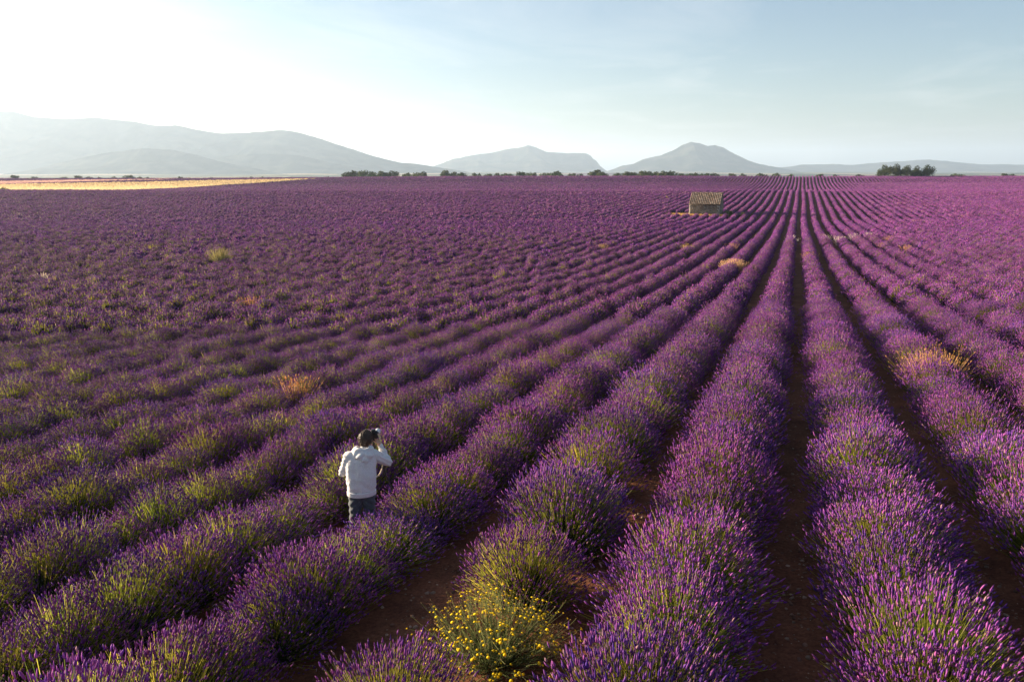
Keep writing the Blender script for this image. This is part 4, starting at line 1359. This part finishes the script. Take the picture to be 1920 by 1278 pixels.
    def folds(co):
        f1 = np.sin(co[:, 2] * 46 + 5 * fbm(co[:, 0] * 7, co[:, 2] * 4, 3, 2) + co[:, 0] * 22)
        w = np.clip((1.22 - co[:, 2]) / .25, 0, 1) * .55 + .25
        arm = np.clip((np.abs(co[:, 0] - .02) - .19) / .06, 0, 1)
        f2 = np.sin(co[:, 2] * 95 + co[:, 0] * 60 + co[:, 1] * 30)
        soft = (fbm(co[:, 0] * 11, co[:, 2] * 9 + co[:, 1] * 6, 7, 3) - .5)
        return .0045 * f1 * w + .0055 * f2 * arm + .024 * soft
    hoodie = link("hoodie", t.mesh("hoodie", M_HOOD, .009, 5, folds), root)
    # ribbed hem and cuffs
    hm = Blob()
    for k in range(20):
        a0 = k / 20 * 6.2832; a1 = (k + 1) / 20 * 6.2832
        P = lambda a, zz: A([.0 + .190 * math.cos(a), -.005 + .134 * math.sin(a), zz])
        for zz in (hemz, hemz + .022, hemz + .044):
            hm.cap(P(a0, zz), P(a1, zz), .014, .014)
    link("hem_band", hm.mesh("hem_band", M_HOOD, .008, 3), hoodie)
    # the hood lying folded on the back
    hd = Blob()
    for k in range(13):
        u0 = -2.55 + k * .425 - .0; 
        def Q(u, lift, rr):
            return A([.045 + rr * 1.05 * math.sin(u), .075 - rr * math.cos(u) * .86, 1.425 + lift + .028 * math.cos(u * .5)])
        hd.cap(Q(u0, .022, .104), Q(u0 + .425, .022, .104), .034, .034)
        if abs(u0) < 1.7:
            hd.cap(Q(u0, -.022, .128), Q(u0 + .425, -.022, .128), .036, .036)
    hd.cap(A([.0, -.045, 1.40]), A([.07, -.070, 1.315]), .058, .026).cap(A([.09, -.04, 1.40]), A([.075, -.070, 1.315]), .054, .026)
    hd.cap(A([-.06, -.01, 1.41]), A([.03, -.06, 1.345]), .045, .03).cap(A([.15, -.005, 1.41]), A([.085, -.058, 1.345]), .045, .03)
    def hf(co):
        return .006 * np.sin(co[:, 2] * 70 + np.abs(co[:, 0] - .06) * 40) + .012 * (fbm(co[:, 0] * 14, co[:, 2] * 14, 12, 2) - .5)
    link("hood", hd.mesh("hood", M_HOOD, .008, 4, hf), hoodie)
    # --- trousers and shoes
    p = Blob()
    p.cap(A([-.06, .0, .86]), A([.06, .0, .86]), .112, .112)
    for h_, k_, a_ in ((hl_, kl, al), (hr, kr, ar)):
        p.cap(h_ - [0, 0, .07], k_, .098, .078).cap(k_, a_ + [0, 0, .03], .080, .064)
    def cr(co):
        return .006 * np.sin(co[:, 2] * 60 + np.abs(co[:, 0]) * 55) + .014 * (fbm(co[:, 0] * 10, co[:, 2] * 10, 2, 2) - .5)
    link("trousers", p.mesh("trousers", M_JEAN, .010, 4, cr), root)
    for a_ in (al, ar):
        s_ = Blob(); s_.cap(a_ + [0, -.03, -.03], a_ + [0, .15, -.055], .05, .042).cap(a_ + [0, 0, 0], a_ + [0, 0, .03], .05, .05)
        link("shoe", s_.mesh("shoe", M_SHOE, .009, 3), root)
    return root, H, wr, wl, S
person, HEADP, WR, WL, PS = build_person()

def world_pt(p):
    bpy.context.view_layer.update()
    return person.matrix_world @ Vector(p)

def rounded_box(geo, c, sx, sy, sz, M, bev=.006):
    bm = bmesh.new()
    bmesh.ops.create_cube(bm, size=1)
    bmesh.ops.scale(bm, vec=(sx, sy, sz), verts=bm.verts)
    bmesh.ops.bevel(bm, geom=bm.edges[:], offset=bev, segments=2, affect='EDGES', profile=.6)
    bmesh.ops.translate(bm, vec=c, verts=bm.verts)
    bmesh.ops.triangulate(bm, faces=bm.faces[:])
    geo.add(np.array([v.co for v in bm.verts]), tris=[[v.index for v in f.verts] for f in bm.faces])
    bm.free()

def turned(geo, prof, axis='y', seg=24, c=(0, 0, 0)):
    """profile [(position along axis, radius)] spun round the axis"""
    v = []; q = []
    for a, r in prof:
        for i in range(seg):
            t = i / seg * 2 * math.pi
            v.append((c[0] + r * math.cos(t), c[1] + a, c[2] + r * math.sin(t)) if axis == 'y' else (c[0] + r * math.cos(t), c[1] + r * math.sin(t), c[2] + a))
    for j in range(len(prof) - 1):
        for i in range(seg):
            q.append([j * seg + i, (j + 1) * seg + i, (j + 1) * seg + (i + 1) % seg, j * seg + (i + 1) % seg])
    geo.add(v, quads=q)

def build_camera_and_tripod():
    loc = world_pt(tuple(HEADP(.045, .165, .015)))
    cam_o = link("camera", None, loc=loc)
    cam_o.name = "photo_camera"
    az = person.rotation_euler[2] + R(-24)
    cam_o.rotation_euler = (0, 0, az)
    tag(cam_o, "black camera with an off white lens held up to the person's eye", "camera")
    g = Geo(); rounded_box(g, (0, 0, 0), .142, .058, .092, None, .012); rounded_box(g, (.056, .024, -.004), .034, .05, .086, None, .012)
    link("camera_body", g.mesh("camera_body", [M_BLACK], True), cam_o)
    g = Geo(); rounded_box(g, (0, .006, .062), .06, .062, .042, None, .012); rounded_box(g, (0, -.036, .055), .04, .02, .028, None, .006)
    link("viewfinder_hump", g.mesh("viewfinder_hump", [M_BLACK], True), cam_o)
    g = Geo(); turned(g, [(.026, .0), (.026, .034), (.05, .034), (.052, .036), (.12, .037), (.15, .038), (.165, .038)])
    lens = link("lens", g.mesh("lens", [M_PALE], False), cam_o)
    g = Geo(); turned(g, [(.06, .0365), (.06, .039), (.10, .039), (.10, .0365)])
    link("focus_ring", g.mesh("focus_ring", [M_BLACK]), lens)
    g = Geo(); turned(g, [(.165, .038), (.166, .040), (.185, .042), (.185, .040), (.168, .037)])
    link("lens_hood", g.mesh("lens_hood", [M_PALE]), lens)
    g = Geo(); turned(g, [(.160, .037), (.163, .02), (.164, .0)])
    link("front_glass", g.mesh("front_glass", [M_GLASS]), lens)
    g = Geo(); turned(g, [(.045, 0), (.062, .0), (.062, .018), (.046, .019)], 'z', 16, (.052, 0, -.0))
    link("mode_dial", g.mesh("mode_dial", [M_BLACK]), cam_o)
    # neck strap hanging in a loop from the right-hand lug
    R3 = Matrix.Rotation(-az, 3, 'Z')
    def cl(p):       # person space to camera space
        return np.array(R3 @ (world_pt(p) - loc))
    a = np.array([.074, 0, .03])
    ctr = [a, cl((.30, .33, 1.42)), cl((.315, .30, 1.25)), cl((.300, .24, 1.10)), cl((.25, .20, 1.015)), cl((.17, .18, 1.00)), cl((.06, .24, 1.10)), cl((-.02, .30, 1.30)), np.array([-.074, 0, .03])]
    ctr = np.array(ctr)
    t = np.linspace(0, len(ctr) - 1, 50)
    sm = []
    for q in t:
        i = min(int(q), len(ctr) - 2); f = q - i
        p0, p1, p2, p3 = ctr[max(i - 1, 0)], ctr[i], ctr[i + 1], ctr[min(i + 2, len(ctr) - 1)]
        sm.append(.5 * ((2 * p1) + (-p0 + p2) * f + (2 * p0 - 5 * p1 + 4 * p2 - p3) * f * f + (-p0 + 3 * p1 - 3 * p2 + p3) * f ** 3))
    g = Geo(); tube(g, sm, np.full(50, .011), (1, 1, 1), 8)
    link("strap", g.mesh("strap", [M_STRAP], True), cam_o)
    # tripod under it
    foot = [(.66, .34), (-.30, .26), (.12, .98)]
    apex = loc - Vector((0, 0, .085))
    tr = link("tripod", None, loc=(apex.x, apex.y, float(ground_z(apex.x, apex.y))))
    tag(tr, "black camera tripod standing in front of the person", "tripod")
    H_ = apex.z - tr.location.z
    def tl(w): return np.array(w) - np.array(tr.location)
    g = Geo(); rounded_box(g, (0, 0, H_ + .02), .06, .07, .05, None, .01); turned(g, [(H_ - .16, .0), (H_ - .16, .022), (H_ - .02, .022), (H_ - .01, .03), (H_ + .005, .03), (H_ + .005, 0)], 'z', 14)
    link("tripod_head", g.mesh("tripod_head", [M_BLACK]), tr)
    g = Geo(); turned(g, [(H_ - .45, .0), (H_ - .45, .013), (H_ - .1, .013)], 'z', 12); turned(g, [(H_ - .2, .014), (H_ - .2, .042), (H_ - .14, .042), (H_ - .14, .014)], 'z', 12)
    link("centre_column", g.mesh("centre_column", [M_BLACK]), tr)
    for fx, fy in foot:
        wp = world_pt((fx, fy, 0))
        e = tl((wp.x, wp.y, float(ground_z(wp.x, wp.y)) + .01))
        s = np.array([0, 0, H_ - .17]) + (e * np.array([1, 1, 0])) / np.linalg.norm(e[:2]) * .035
        g = Geo()
        for q0, q1, rr in ((0, .36, .0135), (.34, .70, .0110), (.68, 1.0, .0085)):
            tube(g, [s + (e - s) * q0, s + (e - s) * q1], [rr, rr], (1, 1, 1), 10)
        for q in (.355, .695):
            tube(g, [s + (e - s) * (q - .012), s + (e - s) * (q + .012)], [.019, .019], (1, 1, 1), 10)
        lg = link("leg", g.mesh("leg", [M_BLACK]), tr)
        g = Geo(); tube(g, [e - (e - s) * .015, e], [.016, .012], (1, 1, 1), 10)
        link("rubber_foot", g.mesh("rubber_foot", [M_BLACK]), lg)
build_camera_and_tripod()


# ------------------------------------------------------------------ haze over the plain
def build_haze():
    m, nt, out = nmat("summer_haze")
    pv = nt.nodes.new("ShaderNodeVolumePrincipled")
    pv.inputs["Color"].default_value = (0.61, 0.785, 1.0, 1)
    pv.inputs["Density"].default_value = 0.9e-4
    pv.inputs["Anisotropy"].default_value = 0.3
    pv.inputs["Density Attribute"].default_value = ""
    nt.links.new(pv.outputs[0], out.inputs["Volume"])
    bm = bmesh.new()
    bmesh.ops.create_cube(bm, size=1.0)
    me = bpy.data.meshes.new("haze"); 
    z0, z1, w = -90.0, 560.0, 44000.0
    bmesh.ops.scale(bm, vec=(w, w, z1 - z0), verts=bm.verts)
    bmesh.ops.translate(bm, vec=(0, 0, (z0 + z1) / 2), verts=bm.verts)
    bm.to_mesh(me); bm.free()
    me.materials.append(m)
    tag(link("haze", me), "pale summer haze over the plain", kind="stuff")
build_haze()
